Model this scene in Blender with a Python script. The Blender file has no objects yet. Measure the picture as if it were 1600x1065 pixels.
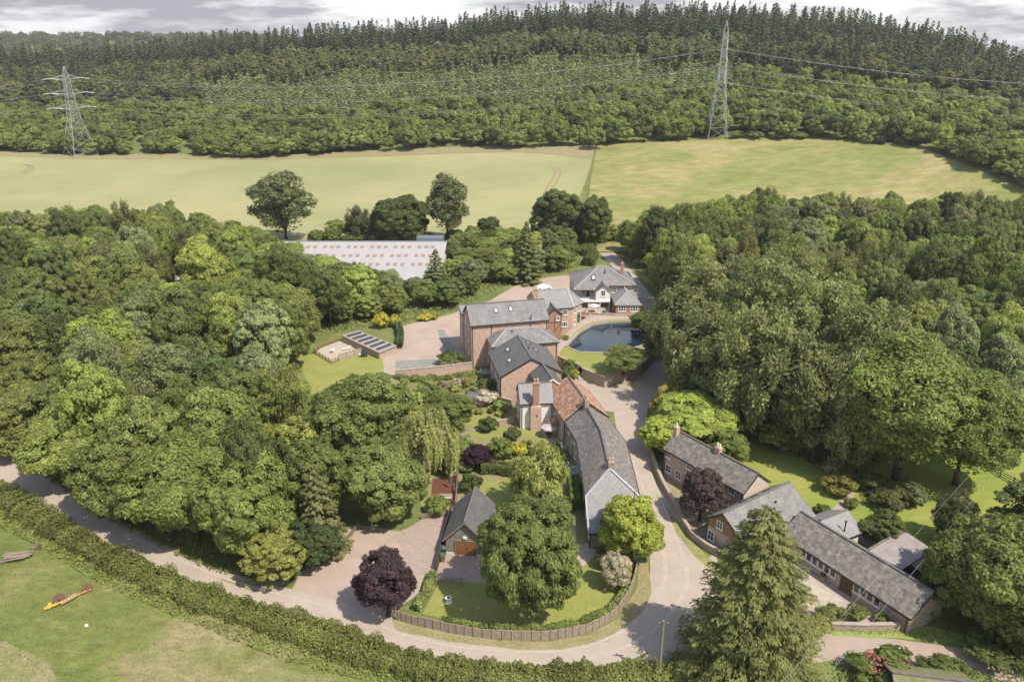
import bpy, bmesh, math, random
import numpy as np
from mathutils import Vector, Matrix, noise
from mathutils.geometry import delaunay_2d_cdt
R_=math.radians
scene=bpy.context.scene; COL=scene.collection
# ---------------------------------------------------------------- camera
CH=63.0
cam=bpy.data.cameras.new('camera'); camo=bpy.data.objects.new('camera',cam); COL.objects.link(camo)
cam.lens=27.0; cam.sensor_width=36.0; cam.sensor_fit='HORIZONTAL'; cam.clip_end=9000; cam.clip_start=1
camo.location=(0,0,CH); camo.rotation_euler=(R_(90-21),0,0); scene.camera=camo
# ---------------------------------------------------------------- sun + sky
SUN_EL=55.0; SX,SY=0.75,-0.661            # horizontal direction towards the sun
el=R_(SUN_EL); sd=Vector((SX*math.cos(el),SY*math.cos(el),math.sin(el))).normalized()
sl=bpy.data.lights.new('sun','SUN'); sl.energy=3.9; sl.angle=R_(0.55); sl.color=(1.0,0.92,0.79)
so=bpy.data.objects.new('sun',sl); COL.objects.link(so); so.rotation_euler=sd.to_track_quat('Z','Y').to_euler(); so.location=(80,-40,200)
w=bpy.data.worlds.new('World'); scene.world=w; w.use_nodes=True
nt=w.node_tree; nt.nodes.clear()
def N(nt,t,**k):
    n=nt.nodes.new(t)
    for a,b in k.items():
        if a in n.inputs: n.inputs[a].default_value=b
        else: setattr(n,a,b)
    return n
sky=N(nt,'ShaderNodeTexSky',sky_type='NISHITA',sun_disc=False); sky.sun_elevation=el; sky.sun_rotation=math.atan2(SX,SY)
sky.air_density=1.0; sky.dust_density=1.0
tc=N(nt,'ShaderNodeTexCoord'); mp=N(nt,'ShaderNodeMapping'); mp.inputs['Scale'].default_value=(1.0,1.0,5.5)
mp.inputs['Location'].default_value=(3.1,1.7,0.4)
nz=N(nt,'ShaderNodeTexNoise',Scale=3.2,Detail=9.0,Roughness=0.56)
rp=N(nt,'ShaderNodeValToRGB'); rp.color_ramp.elements[0].position=0.40; rp.color_ramp.elements[1].position=0.54
nz2=N(nt,'ShaderNodeTexNoise',Scale=5.5,Detail=7.0,Roughness=0.6)
rp2=N(nt,'ShaderNodeValToRGB'); e=rp2.color_ramp.elements
e[0].position=0.44; e[0].color=(1.95,1.95,2.12,1); e[1].position=0.57; e[1].color=(4.8,4.75,4.75,1)
mx=N(nt,'ShaderNodeMix',data_type='RGBA'); bg=N(nt,'ShaderNodeBackground',Strength=0.15); out=N(nt,'ShaderNodeOutputWorld')
L=nt.links.new
L(tc.outputs['Generated'],mp.inputs['Vector']); L(mp.outputs[0],nz.inputs['Vector']); sx=N(nt,'ShaderNodeSeparateXYZ'); L(tc.outputs['Generated'],sx.inputs[0]); ma=N(nt,'ShaderNodeMath',operation='MULTIPLY_ADD'); ma.inputs[1].default_value=-0.33; L(sx.outputs['Z'],ma.inputs[0]); L(nz.outputs['Fac'],ma.inputs[2]); mb_=N(nt,'ShaderNodeMath',operation='ADD'); mb_.inputs[1].default_value=0.15; L(ma.outputs[0],mb_.inputs[0]); L(mb_.outputs[0],rp.inputs[0])
L(mp.outputs[0],nz2.inputs['Vector']); L(nz2.outputs['Fac'],rp2.inputs[0])
L(rp.outputs[0],mx.inputs['Factor']); L(sky.outputs[0],mx.inputs[6]); L(rp2.outputs[0],mx.inputs[7])
L(mx.outputs[2],bg.inputs['Color']); L(bg.outputs[0],out.inputs['Surface'])
scene.view_settings.view_transform='Standard'; scene.view_settings.look='None'
scene.view_settings.exposure=0.62; scene.view_settings.gamma=1.0
# ---------------------------------------------------------------- photo geometry -> world
S21,C21=math.sin(R_(21)),math.cos(R_(21))
def P(px,py,h=0.0):
    dx=(px-800)/1200; dv=(py-532.5)/1200; t=(CH-h)/(S21+dv*C21)
    return (t*dx,t*(C21-dv*S21))
def Q(x,y,z):
    d=y*C21+(CH-z)*S21; v=(CH-z)*C21-y*S21
    return (800+1200*x/d,532.5+1200*v/d,d)
def zray(py,y):
    dv=(py-532.5)/1200; return CH-y*(S21+dv*C21)/(C21-dv*S21)
# terrain columns: photo column, field edge (row, distance), ridge ground (row, distance), far hill (row, distance)
COLS=[(-500,242,450,120,640,66,1500),(0,240,430,120,690,64,1500),(200,244,430,114,700,63,1500),(400,246,425,92,700,64,1500),
(600,240,420,78,700,85,1500),(700,236,415,75,700,110,1500),(800,231,408,56,690,120,1500),(930,226,400,50,680,120,1500),(1117,218,392,53,680,120,1500),
(1230,216,385,58,670,120,1500),(1320,215,375,68,660,120,1500),(1440,222,355,90,640,130,1500),(1500,240,335,108,620,140,1500),(1600,262,310,144,590,160,1500),(1800,280,300,150,560,180,1500),(2300,300,300,160,540,200,1500)]
cu=[];cz=[]
for c in COLS:
    cu.append(((c[0]-800)/1200)/1.02)
    yE,yR,yF=c[2],c[4],c[6]; zE,zR,zF=zray(c[1],yE),zray(c[3],yR),zray(c[5],yF)
    cz.append([(0,0),(285,0),(yE,zE),(yR,zR),(yR+60,zR-2),(yR+350,min(zR-40,zF-15)),(yF,zF),(yF+300,zF-10),(3000,zF-60)])
gx=np.arange(-2600,2601,10.0); gy=np.arange(0,3001,10.0)
H=np.zeros((len(gy),len(gx)))
for j,y in enumerate(gy):
    zc=np.array([np.interp(y,[k[0] for k in c],[k[1] for k in c]) for c in cz])
    H[j]=np.interp(gx/max(y,60),cu,zc)
for it in range(2):
    K=H.copy()
    K[1:-1,1:-1]=(H[:-2,1:-1]+H[2:,1:-1]+H[1:-1,:-2]+H[1:-1,2:]+2*H[1:-1,1:-1])/6; H=K
H[gy<=262]=0
def zt(x,y):
    if y<=262: return 0.0
    i=min(max((x+2600)/10,0),len(gx)-1.001); j=min(max(y/10,0),len(gy)-1.001)
    i0,j0=int(i),int(j); a,b=i-i0,j-j0
    return float((H[j0,i0]*(1-a)+H[j0,i0+1]*a)*(1-b)+(H[j0+1,i0]*(1-a)+H[j0+1,i0+1]*a)*b)
def G(px,py):
    dx=(px-800)/1200; dv=(py-532.5)/1200; dy=C21-dv*S21; dz=-(S21+dv*C21)
    x,y=P(px,py)
    if 0<y<=262: return (x,y)
    t=255.0
    while t<1400:
        x,y=t*dx,t*dy
        if CH+t*dz<=zt(x,y): break
        t+=0.5
    return (x,y)
# ---------------------------------------------------------------- object helpers
def tag(o,label=None,cat=None,group=None,kind=None):
    if label: o['label']=label
    if cat: o['category']=cat
    if group: o['group']=group
    if kind: o['kind']=kind
    return o
def link(o,parent=None):
    COL.objects.link(o)
    if parent is not None: o.parent=parent
    return o
def thing(name,label,cat,loc=(0,0,0),rz=0,group=None):
    o=bpy.data.objects.new(name,None); o.empty_display_size=0.5; link(o); o.location=loc; o.rotation_euler=(0,0,rz)
    return tag(o,label,cat,group)
def uvit(me):
    uv=me.uv_layers.new(name='UVMap').data
    for p in me.polygons:
        n=p.normal; h=Vector((-n.y,n.x,0))
        h=h.normalized() if h.length>1e-4 else Vector((1,0,0))
        v=n.cross(h)
        for li in p.loop_indices:
            c=me.vertices[me.loops[li].vertex_index].co; uv[li].uv=(c.dot(h),c.dot(v))
class MB:
    def __init__(s): s.v=[];s.f=[];s.m=[]
    def face(s,pts,mi=0):
        k=len(s.v); s.v+= [tuple(p) for p in pts]; s.f.append(tuple(range(k,k+len(pts)))); s.m.append(mi)
    def mesh(s,vs,fs,mi=0):
        k=len(s.v); s.v+=[tuple(p) for p in vs]
        for f in fs: s.f.append(tuple(i+k for i in f)); s.m.append(mi)
    def box(s,x0,x1,y0,y1,z0,z1,mi=0):
        s.mesh([(x0,y0,z0),(x1,y0,z0),(x1,y1,z0),(x0,y1,z0),(x0,y0,z1),(x1,y0,z1),(x1,y1,z1),(x0,y1,z1)],
        [(0,3,2,1),(4,5,6,7),(0,1,5,4),(1,2,6,5),(2,3,7,6),(3,0,4,7)],mi)
    def obox(s,c,ax,ay,az,mi=0):
        c,ax,ay,az=map(Vector,(c,ax,ay,az)); vs=[c+ax*i+ay*j+az*k for k in(-1,1) for j in(-1,1) for i in(-1,1)]
        fs=[(0,2,3,1),(4,5,7,6),(0,1,5,4),(1,3,7,5),(3,2,6,7),(2,0,4,6)]
        if ax.cross(ay).dot(az)<0: fs=[f[::-1] for f in fs]
        s.mesh(vs,fs,mi)
    def bar(s,p,q,w,h=None,mi=0):
        p,q=Vector(p),Vector(q); d=q-p; l=d.length
        if l<1e-5: return
        d/=l; u=d.cross(Vector((0,0,1))); u=u.normalized() if u.length>1e-3 else Vector((1,0,0)); v=u.cross(d)
        s.obox((p+q)/2,d*l/2,u*w/2,v*(h or w)/2,mi)
    def tube(s,pts,rs,n=6,mi=0,cap=True):
        k=len(s.v); pts=[Vector(p) for p in pts]
        for i,p in enumerate(pts):
            d=(pts[min(i+1,len(pts)-1)]-pts[max(i-1,0)]).normalized()
            u=d.cross(Vector((0,0,1))); u=u.normalized() if u.length>1e-2 else Vector((1,0,0)); v=d.cross(u)
            r=rs[i] if hasattr(rs,'__len__') else rs
            for a in range(n):
                t=2*math.pi*a/n; s.v.append(tuple(p+u*r*math.cos(t)+v*r*math.sin(t)))
        for i in range(len(pts)-1):
            for a in range(n):
                b=(a+1)%n; s.f.append((k+i*n+a,k+i*n+b,k+(i+1)*n+b,k+(i+1)*n+a)); s.m.append(mi)
        if cap:
            s.f.append(tuple(k+a for a in range(n))[::-1]); s.m.append(mi)
            s.f.append(tuple(k+(len(pts)-1)*n+a for a in range(n))); s.m.append(mi)
    def shell(s,vs,fs,t,mi=0):
        n=len(vs); vv=list(vs)+[(v[0],v[1],v[2]-t) for v in vs]; ff=list(fs)+[tuple(i+n for i in f[::-1]) for f in fs]
        ed={}
        for f in fs:
            for a,b in zip(f,f[1:]+f[:1]): ed[(a,b)]=1
        for (a,b) in ed:
            if (b,a) not in ed: ff.append((b,a,a+n,b+n))
        s.mesh(vv,ff,mi)
    def build(s,name,mats,parent=None,smooth=False,uv=True):
        me=bpy.data.meshes.new(name); me.from_pydata(s.v,[],s.f); me.update()
        if not isinstance(mats,(list,tuple)): mats=[mats]
        for m in mats: me.materials.append(m)
        if len(mats)>1: me.polygons.foreach_set('material_index',s.m)
        if uv: uvit(me)
        if smooth: me.shade_smooth()
        return link(bpy.data.objects.new(name,me),parent)
def copy_tree(o,loc,rz=0.0,sc=1.0,label=None,color=None,group=None):
    c=o.copy(); COL.objects.link(c); c.location=loc; c.rotation_euler=(0,0,rz)
    c.scale=(sc,sc,sc) if not hasattr(sc,'__len__') else sc
    if label: c['label']=label
    if group: c['group']=group
    if color is not None: c.color=color
    for ch in o.children:
        d=ch.copy(); COL.objects.link(d); d.parent=c
        if color is not None: d.color=color
        for g in ch.children:
            e_=g.copy(); COL.objects.link(e_); e_.parent=d
    return c
# ---------------------------------------------------------------- materials
def newmat(name):
    m=bpy.data.materials.new(name); m.use_nodes=True; t=m.node_tree; t.nodes.clear()
    o=N(t,'ShaderNodeOutputMaterial'); return m,t,o
def mat(name,c1,c2=None,scale=1.0,rough=0.85,c3=None,s2=None,bump=0.0,bs=8.0,coord='pos',metal=0.0,spec=0.3,lo=0.35,hi=0.65,f3=0.5):
    m,t,o=newmat(name); b=N(t,'ShaderNodeBsdfPrincipled',Roughness=rough,Metallic=metal)
    b.inputs['Specular IOR Level'].default_value=spec; b.inputs['Base Color'].default_value=(*c1,1)
    t.links.new(b.outputs[0],o.inputs[0])
    src=None
    if c2 or bump:
        if coord=='pos': g=N(t,'ShaderNodeNewGeometry'); src=g.outputs['Position']
        elif coord=='obj': g=N(t,'ShaderNodeTexCoord'); src=g.outputs['Object']
        else: g=N(t,'ShaderNodeUVMap'); src=g.outputs[0]
    if c2:
        n=N(t,'ShaderNodeTexNoise',Scale=scale,Detail=6.0,Roughness=0.6); t.links.new(src,n.inputs['Vector'])
        r=N(t,'ShaderNodeMapRange'); r.inputs[1].default_value=lo; r.inputs[2].default_value=hi
        t.links.new(n.outputs['Fac'],r.inputs[0])
        x=N(t,'ShaderNodeMix',data_type='RGBA'); x.inputs[6].default_value=(*c1,1); x.inputs[7].default_value=(*c2,1)
        t.links.new(r.outputs[0],x.inputs['Factor']); last=x.outputs[2]
        if c3:
            n2=N(t,'ShaderNodeTexNoise',Scale=s2 or scale*6,Detail=5.0,Roughness=0.65); t.links.new(src,n2.inputs['Vector'])
            r2=N(t,'ShaderNodeMapRange'); r2.inputs[1].default_value=f3; r2.inputs[2].default_value=f3+0.22
            t.links.new(n2.outputs['Fac'],r2.inputs[0])
            x2=N(t,'ShaderNodeMix',data_type='RGBA'); x2.inputs[7].default_value=(*c3,1)
            t.links.new(r2.outputs[0],x2.inputs['Factor']); t.links.new(last,x2.inputs[6]); last=x2.outputs[2]
        t.links.new(last,b.inputs['Base Color'])
    if bump:
        nb=N(t,'ShaderNodeTexNoise',Scale=bs,Detail=4.0); t.links.new(src,nb.inputs['Vector'])
        bp=N(t,'ShaderNodeBump',Strength=min(bump,1.0),Distance=0.1*max(bump,1.0)); t.links.new(nb.outputs['Fac'],bp.inputs['Height'])
        t.links.new(bp.outputs[0],b.inputs['Normal'])
    return m
def coursed(name,c1,c2,mortar,bw,bh,ms=0.012,sq=0.15,rough=0.9,stain=None,st=0.6,bump=0.3,offset=0.5,sscale=0.6):
    """brick / slate / tile laid in courses, from the UV in metres"""
    m,t,o=newmat(name); b=N(t,'ShaderNodeBsdfPrincipled',Roughness=rough); b.inputs['Specular IOR Level'].default_value=0.3
    t.links.new(b.outputs[0],o.inputs[0]); g=N(t,'ShaderNodeUVMap')
    k=N(t,'ShaderNodeTexBrick'); k.offset=offset
    for a,v in (('Scale',1.0),('Mortar Size',ms),('Mortar Smooth',0.2),('Bias',0.0),('Brick Width',bw),('Row Height',bh)): k.inputs[a].default_value=v
    k.inputs['Color1'].default_value=(*c1,1); k.inputs['Color2'].default_value=(*c2,1); k.inputs['Mortar'].default_value=(*mortar,1)
    t.links.new(g.outputs[0],k.inputs['Vector']); last=k.outputs['Color']
    n=N(t,'ShaderNodeTexNoise',Scale=sscale,Detail=7.0,Roughness=0.7); t.links.new(g.outputs[0],n.inputs['Vector'])
    if stain:
        r=N(t,'ShaderNodeMapRange'); r.inputs[1].default_value=0.45; r.inputs[2].default_value=0.7; r.inputs[4].default_value=st
        t.links.new(n.outputs['Fac'],r.inputs[0])
        x=N(t,'ShaderNodeMix',data_type='RGBA'); x.inputs[7].default_value=(*stain,1); t.links.new(r.outputs[0],x.inputs['Factor'])
        t.links.new(last,x.inputs[6]); last=x.outputs[2]
    n3=N(t,'ShaderNodeTexNoise',Scale=2.2,Detail=8.0,Roughness=0.8); t.links.new(g.outputs[0],n3.inputs['Vector'])
    r3=N(t,'ShaderNodeMapRange'); r3.inputs[1].default_value=0.3; r3.inputs[2].default_value=0.7; r3.inputs[3].default_value=1-sq; r3.inputs[4].default_value=1+sq
    t.links.new(n3.outputs['Fac'],r3.inputs[0])
    y=N(t,'ShaderNodeMix',data_type='RGBA',blend_type='MULTIPLY'); y.inputs['Factor'].default_value=1.0
    t.links.new(last,y.inputs[6]); t.links.new(r3.outputs[0],y.inputs[7]); t.links.new(y.outputs[2],b.inputs['Base Color'])
    bp=N(t,'ShaderNodeBump',Strength=bump,Distance=0.03); t.links.new(k.outputs['Fac'],bp.inputs['Height']); bp.invert=True
    t.links.new(bp.outputs[0],b.inputs['Normal']); return m
def leafmat(name,trans=0.5):
    m,t,o=newmat(name); oi=N(t,'ShaderNodeObjectInfo'); ge=N(t,'ShaderNodeNewGeometry'); at=N(t,'ShaderNodeAttribute',attribute_name='tint')
    a=N(t,'ShaderNodeMath',operation='MULTIPLY_ADD'); a.inputs[1].default_value=0.6; a.inputs[2].default_value=0.7
    t.links.new(ge.outputs['Random Per Island'],a.inputs[0])
    a2=N(t,'ShaderNodeMath',operation='MULTIPLY'); t.links.new(a.outputs[0],a2.inputs[0]); t.links.new(at.outputs['Fac'],a2.inputs[1])
    rr=N(t,'ShaderNodeMath',operation='MULTIPLY_ADD'); rr.inputs[1].default_value=0.3; rr.inputs[2].default_value=0.85
    t.links.new(oi.outputs['Random'],rr.inputs[0]); a3=N(t,'ShaderNodeMath',operation='MULTIPLY'); t.links.new(a2.outputs[0],a3.inputs[0]); t.links.new(rr.outputs[0],a3.inputs[1])
    x=N(t,'ShaderNodeVectorMath',operation='SCALE'); t.links.new(oi.outputs['Color'],x.inputs[0]); t.links.new(a3.outputs[0],x.inputs['Scale'])
    hs=N(t,'ShaderNodeHueSaturation'); h=N(t,'ShaderNodeMath',operation='MULTIPLY_ADD'); h.inputs[1].default_value=0.03; h.inputs[2].default_value=0.484; hs.inputs['Saturation'].default_value=0.93
    t.links.new(ge.outputs['Random Per Island'],h.inputs[0]); t.links.new(h.outputs[0],hs.inputs['Hue']); t.links.new(x.outputs[0],hs.inputs['Color'])
    d=N(t,'ShaderNodeBsdfPrincipled',Roughness=0.62); d.inputs['Specular IOR Level'].default_value=0.28
    tr=N(t,'ShaderNodeBsdfTranslucent'); ms=N(t,'ShaderNodeMixShader'); ms.inputs[0].default_value=trans
    wm=N(t,'ShaderNodeVectorMath',operation='MULTIPLY'); wm.inputs[1].default_value=(1.30,1.27,1.0); t.links.new(hs.outputs[0],wm.inputs[0]); t.links.new(wm.outputs[0],d.inputs['Base Color']); t.links.new(wm.outputs[0],tr.inputs['Color'])
    t.links.new(d.outputs[0],ms.inputs[1]); t.links.new(tr.outputs[0],ms.inputs[2]); t.links.new(ms.outputs[0],o.inputs[0])
    return m
LEAF=leafmat('leaf')
BARK=mat('bark',(0.16,0.125,0.09),(0.09,0.07,0.05),3.0,0.95,coord='obj')
BIRCHBARK=mat('birch_bark',(0.45,0.42,0.36),(0.2,0.18,0.15),3.0,0.9,coord='obj')
# ---------------------------------------------------------------- ground
GRASS_BASE=mat('rough_ground',(0.10,0.13,0.035),(0.17,0.19,0.06),0.12,0.95,c3=(0.22,0.2,0.09),s2=0.9,bump=0.6,bs=2.0,f3=0.55)
ROAD=mat('worn_tarmac',(0.40,0.335,0.275),(0.345,0.29,0.238),0.25,0.9,c3=(0.31,0.25,0.21),s2=1.1,f3=0.58,bump=0.15,bs=14.0,spec=0.2)
TRACK=mat('pink_gravel',(0.38,0.295,0.24),(0.32,0.255,0.205),0.5,0.95,c3=(0.40,0.31,0.26),s2=5,bump=0.2,bs=16)
GRAVEL=mat('gravel_drive',(0.40,0.315,0.26),(0.33,0.26,0.205),0.18,0.95,c3=(0.33,0.26,0.2),s2=1.6,bump=0.2,bs=14,f3=0.56)
LAWN=mat('lawn',(0.21,0.235,0.055),(0.27,0.26,0.08),0.3,0.95,c3=(0.15,0.175,0.04),s2=2.2,bump=0.3,bs=9)
VERGE=mat('dry_verge',(0.28,0.23,0.13),(0.19,0.195,0.075),0.5,0.95,c3=(0.38,0.29,0.21),s2=3,bump=0.4,bs=9)
EARTH=mat('bare_earth',(0.3,0.22,0.15),(0.23,0.19,0.11),0.7,0.95,c3=(0.17,0.18,0.06),s2=2.5,bump=0.4)
PAVE=mat('stone_paving',(0.42,0.35,0.29),(0.34,0.28,0.23),1.2,0.9,c3=(0.27,0.22,0.18),s2=6,bump=0.2)
PALEGRAVEL=mat('pale_gravel',(0.44,0.38,0.30),(0.37,0.32,0.25),1.5,0.9)
GREYPAVE=mat('grey_paving',(0.3,0.29,0.26),(0.25,0.24,0.2),1.5,0.9,c3=(0.2,0.21,0.14),s2=4)
def fieldmat(name,ca,cb,cc,dirx,diry,freq,amp=0.1,st=0.12,broad=0.012):
    m,t,o=newmat(name); b=N(t,'ShaderNodeBsdfPrincipled',Roughness=0.95); b.inputs['Specular IOR Level'].default_value=0.15
    t.links.new(b.outputs[0],o.inputs[0]); g=N(t,'ShaderNodeNewGeometry')
    mpp=N(t,'ShaderNodeMapping'); mpp.inputs['Rotation'].default_value=(0,0,-math.atan2(diry,dirx)); mpp.inputs['Scale'].default_value=(st,1.0,1.0)
    t.links.new(g.outputs['Position'],mpp.inputs['Vector'])
    n=N(t,'ShaderNodeTexNoise',Scale=broad,Detail=8.0,Roughness=0.6); t.links.new(g.outputs['Position'],n.inputs['Vector'])
    n2=N(t,'ShaderNodeTexNoise',Scale=freq,Detail=4.0,Roughness=0.7); t.links.new(mpp.outputs[0],n2.inputs['Vector'])
    r=N(t,'ShaderNodeValToRGB'); e=r.color_ramp.elements; e[0].position=0.36; e[0].color=(*ca,1); e[1].position=0.62; e[1].color=(*cc,1)
    k=e.new(0.5); k.color=(*cb,1); t.links.new(n.outputs['Fac'],r.inputs[0])
    r3=N(t,'ShaderNodeMapRange'); r3.inputs[1].default_value=0.3; r3.inputs[2].default_value=0.7; r3.inputs[3].default_value=1-amp; r3.inputs[4].default_value=1+amp
    t.links.new(n2.outputs['Fac'],r3.inputs[0])
    y=N(t,'ShaderNodeMix',data_type='RGBA',blend_type='MULTIPLY'); y.inputs['Factor'].default_value=1.0
    t.links.new(r.outputs[0],y.inputs[6]); t.links.new(r3.outputs[0],y.inputs[7]); t.links.new(y.outputs[2],b.inputs['Base Color'])
    n4=N(t,'ShaderNodeTexNoise',Scale=3.0,Detail=3.0); t.links.new(g.outputs['Position'],n4.inputs['Vector'])
    bp=N(t,'ShaderNodeBump',Strength=0.5,Distance=0.15); t.links.new(n4.outputs['Fac'],bp.inputs['Height']); t.links.new(bp.outputs[0],b.inputs['Normal'])
    return m
WHEAT=fieldmat('ripening_crop',(0.235,0.25,0.115),(0.28,0.28,0.135),(0.325,0.305,0.155),1,0.12,0.5,0.07)
MEADOW=fieldmat('dry_meadow',(0.18,0.205,0.065),(0.225,0.225,0.082),(0.295,0.255,0.118),1,-0.2,0.3,0.24,st=0.4,broad=0.035)
NEARFIELD=fieldmat('near_field',(0.10,0.135,0.038),(0.155,0.175,0.052),(0.285,0.235,0.135),0.8,-0.6,0.9,0.26,st=0.5,broad=0.05)
MOWN=fieldmat('mown_lawn',(0.185,0.235,0.048),(0.225,0.262,0.056),(0.275,0.28,0.075),1,-1,2.2,0.13,broad=0.06)
# terrain sheet
def terrain():
    ys=np.unique(np.concatenate([np.array([-400,-200,-60]),np.arange(0,260,40),np.arange(260,720,10),np.arange(720,1700,20),np.arange(1700,3001,120)])).astype(float)
    xs=np.unique(np.concatenate([np.arange(-2600,-500,100),np.arange(-500,500,10),np.arange(500,2601,100)])).astype(float)
    V=np.zeros((len(ys),len(xs),3))
    for j,y in enumerate(ys):
        for i,x in enumerate(xs): V[j,i]=(x,y,zt(x,max(y,0)))
    V[0,:,2]=0
    nx,ny=len(xs),len(ys); me=bpy.data.meshes.new('ground')
    idx=np.arange(nx*ny).reshape(ny,nx)
    F=np.stack([idx[:-1,:-1],idx[:-1,1:],idx[1:,1:],idx[1:,:-1]],-1).reshape(-1,4)
    fastmesh(me,V.reshape(-1,3),F); me.materials.append(GRASS_BASE); me.shade_smooth()
    o=link(bpy.data.objects.new('ground',me)); tag(o,kind='structure'); return o
def fastmesh(me,V,F):
    V=np.asarray(V,dtype=np.float32); F=np.asarray(F,dtype=np.int32); n=F.shape[1]
    me.vertices.add(len(V)); me.vertices.foreach_set('co',V.ravel())
    me.loops.add(F.size); me.loops.foreach_set('vertex_index',F.ravel())
    me.polygons.add(len(F)); me.polygons.foreach_set('loop_start',np.arange(0,F.size,n,dtype=np.int32))
    me.update(calc_edges=True)
terrain()
def inside(p,poly):
    x,y=p; c=False; n=len(poly)
    for i in range(n):
        x0,y0=poly[i]; x1,y1=poly[i-1]
        if (y0>y)!=(y1>y) and x<(x1-x0)*(y-y0)/(y1-y0)+x0: c=not c
    return c
def sheet(name,poly,m,lev,step=None,kind='structure',z0=None,wob=0.0,seed=0,**k):
    """flat sheet of ground draped on the terrain; poly in world metres"""
    rnd=random.Random(seed); far=max(p[1] for p in poly)>262
    step=step or (5.0 if far else 400)
    pts=[]; es=2.0 if wob else (4.0 if far else 1e9)
    for a,b in zip(poly,poly[1:]+poly[:1]):
        d=math.dist(a,b); n=max(1,int(math.ceil(d/es)))
        for i in range(n):
            t=i/n; x,y=a[0]+(b[0]-a[0])*t,a[1]+(b[1]-a[1])*t
            if wob and 0<i: x+=rnd.uniform(-wob,wob); y+=rnd.uniform(-wob,wob)
            pts.append((x,y))
    nb=len(pts); edges=[(i,(i+1)%nb) for i in range(nb)]
    x0,x1=min(p[0] for p in pts),max(p[0] for p in pts); y0,y1=min(p[1] for p in pts),max(p[1] for p in pts)
    if step<300:
        y=y0+step/2
        while y<y1:
            x=x0+step/2
            while x<x1:
                if inside((x,y),pts): pts.append((x,y))
                x+=step
            y+=step
    vs,_,fs,*_r=delaunay_2d_cdt([Vector(p) for p in pts],edges,[],1,1e-4)
    mb=MB(); off=0.004*lev if not far else 0.3+0.04*lev
    V=[(v.x,v.y,(z0 if z0 is not None else zt(v.x,v.y))+off) for v in vs]
    def up(f):
        a,b,c=(V[i] for i in f[:3]); return (b[0]-a[0])*(c[1]-a[1])-(b[1]-a[1])*(c[0]-a[0])>0
    mb.mesh(V,[tuple(f) if up(f) else tuple(f[::-1]) for f in fs])
    o=mb.build(name,m,uv=False); tag(o,kind=kind,**k) if kind else tag(o,**k); return o
def px(*L): return [G(a,b) for a,b in L]
def catmull(pts,n=6):
    o=[]; m=len(pts)
    for i in range(m-1):
        p0,p1,p2,p3=pts[max(i-1,0)],pts[i],pts[i+1],pts[min(i+2,m-1)]
        for k in range(n):
            t=k/n; o.append(tuple(0.5*((2*b)+(c-a)*t+(2*a-5*b+4*c-d)*t*t+(-a+3*b-3*c+d)*t**3) for a,b,c,d in zip(p0,p1,p2,p3)))
    o.append(tuple(pts[-1])); return o
def ribbon(c):  # c: list of (px,py,width m)
    C=catmull([(*G(a,b),w_) for a,b,w_ in c]); Lf,Rt=[],[]
    for i,p in enumerate(C):
        a,b=C[max(i-1,0)],C[min(i+1,len(C)-1)]; dx,dy=b[0]-a[0],b[1]-a[1]; l=math.hypot(dx,dy) or 1; nx,ny=-dy/l,dx/l
        Lf.append((p[0]+nx*p[2]/2,p[1]+ny*p[2]/2)); Rt.append((p[0]-nx*p[2]/2,p[1]-ny*p[2]/2))
    return Lf+Rt[::-1]
# fields
sheet('wheat_field',px((-420,249),(0,245),(130,250),(250,249),(400,251),(560,246),(700,241),(800,239),(870,243),(925,251),(915,285),(905,310),(880,345),(860,395),(700,400),(300,405),(-420,430)),WHEAT,1)
sheet('field_margin',px((-420,241),(0,238),(110,243),(250,241),(400,246),(560,237),(700,231),(860,231),(930,228),(925,251),(870,243),(800,239),(700,241),(560,246),(400,251),(250,249),(130,250),(0,245),(-420,249)),VERGE,3)
sheet('meadow',px((932,228),(1000,224),(1117,219),(1230,218),(1320,218),(1400,225),(1450,236),(1500,256),(1560,283),(1620,308),(1800,345),(1800,380),(1500,372),(1200,372),(1000,395),(930,395),(918,330),(922,285)),MEADOW,1)
# rows of wheel tracks in the crop
for k,L_ in enumerate([[(862,262),(868,270),(862,283),(852,300),(846,320)],[(869,262),(876,271),(870,284),(860,301),(853,320)],[(38,258),(46,262),(40,268),(36,272)],[(44,258),(52,263),(46,269),(41,273)]]):
    sheet('wheel_track',ribbon([(a,b,0.9) for a,b in L_]),EARTH,3)
sheet('near_field',px((-300,790),(0,765),(60,790),(160,850),(300,920),(450,975),(600,1015),(760,1050),(900,1075),(1040,1090),(1040,1500),(-300,1500)),NEARFIELD,1,wob=0.2)
sheet('bare_patch',px((-80,1010),(10,1000),(45,1018),(80,1045),(100,1080),(110,1200),(-80,1200)),mat('bare_patch_soil',(0.24,0.215,0.11),(0.16,0.175,0.055),0.35,.95,c3=(0.33,0.27,0.17),s2=1.6,bump=.4),2,wob=.9)
sheet('bare_patch',px((350,1075),(390,1050),(450,1045),(520,1060),(560,1090),(500,1120),(380,1120)),mat('bare_patch_soil',(0.23,0.21,0.1),(0.16,0.18,0.055),0.5,.95),2,wob=.4)
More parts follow.
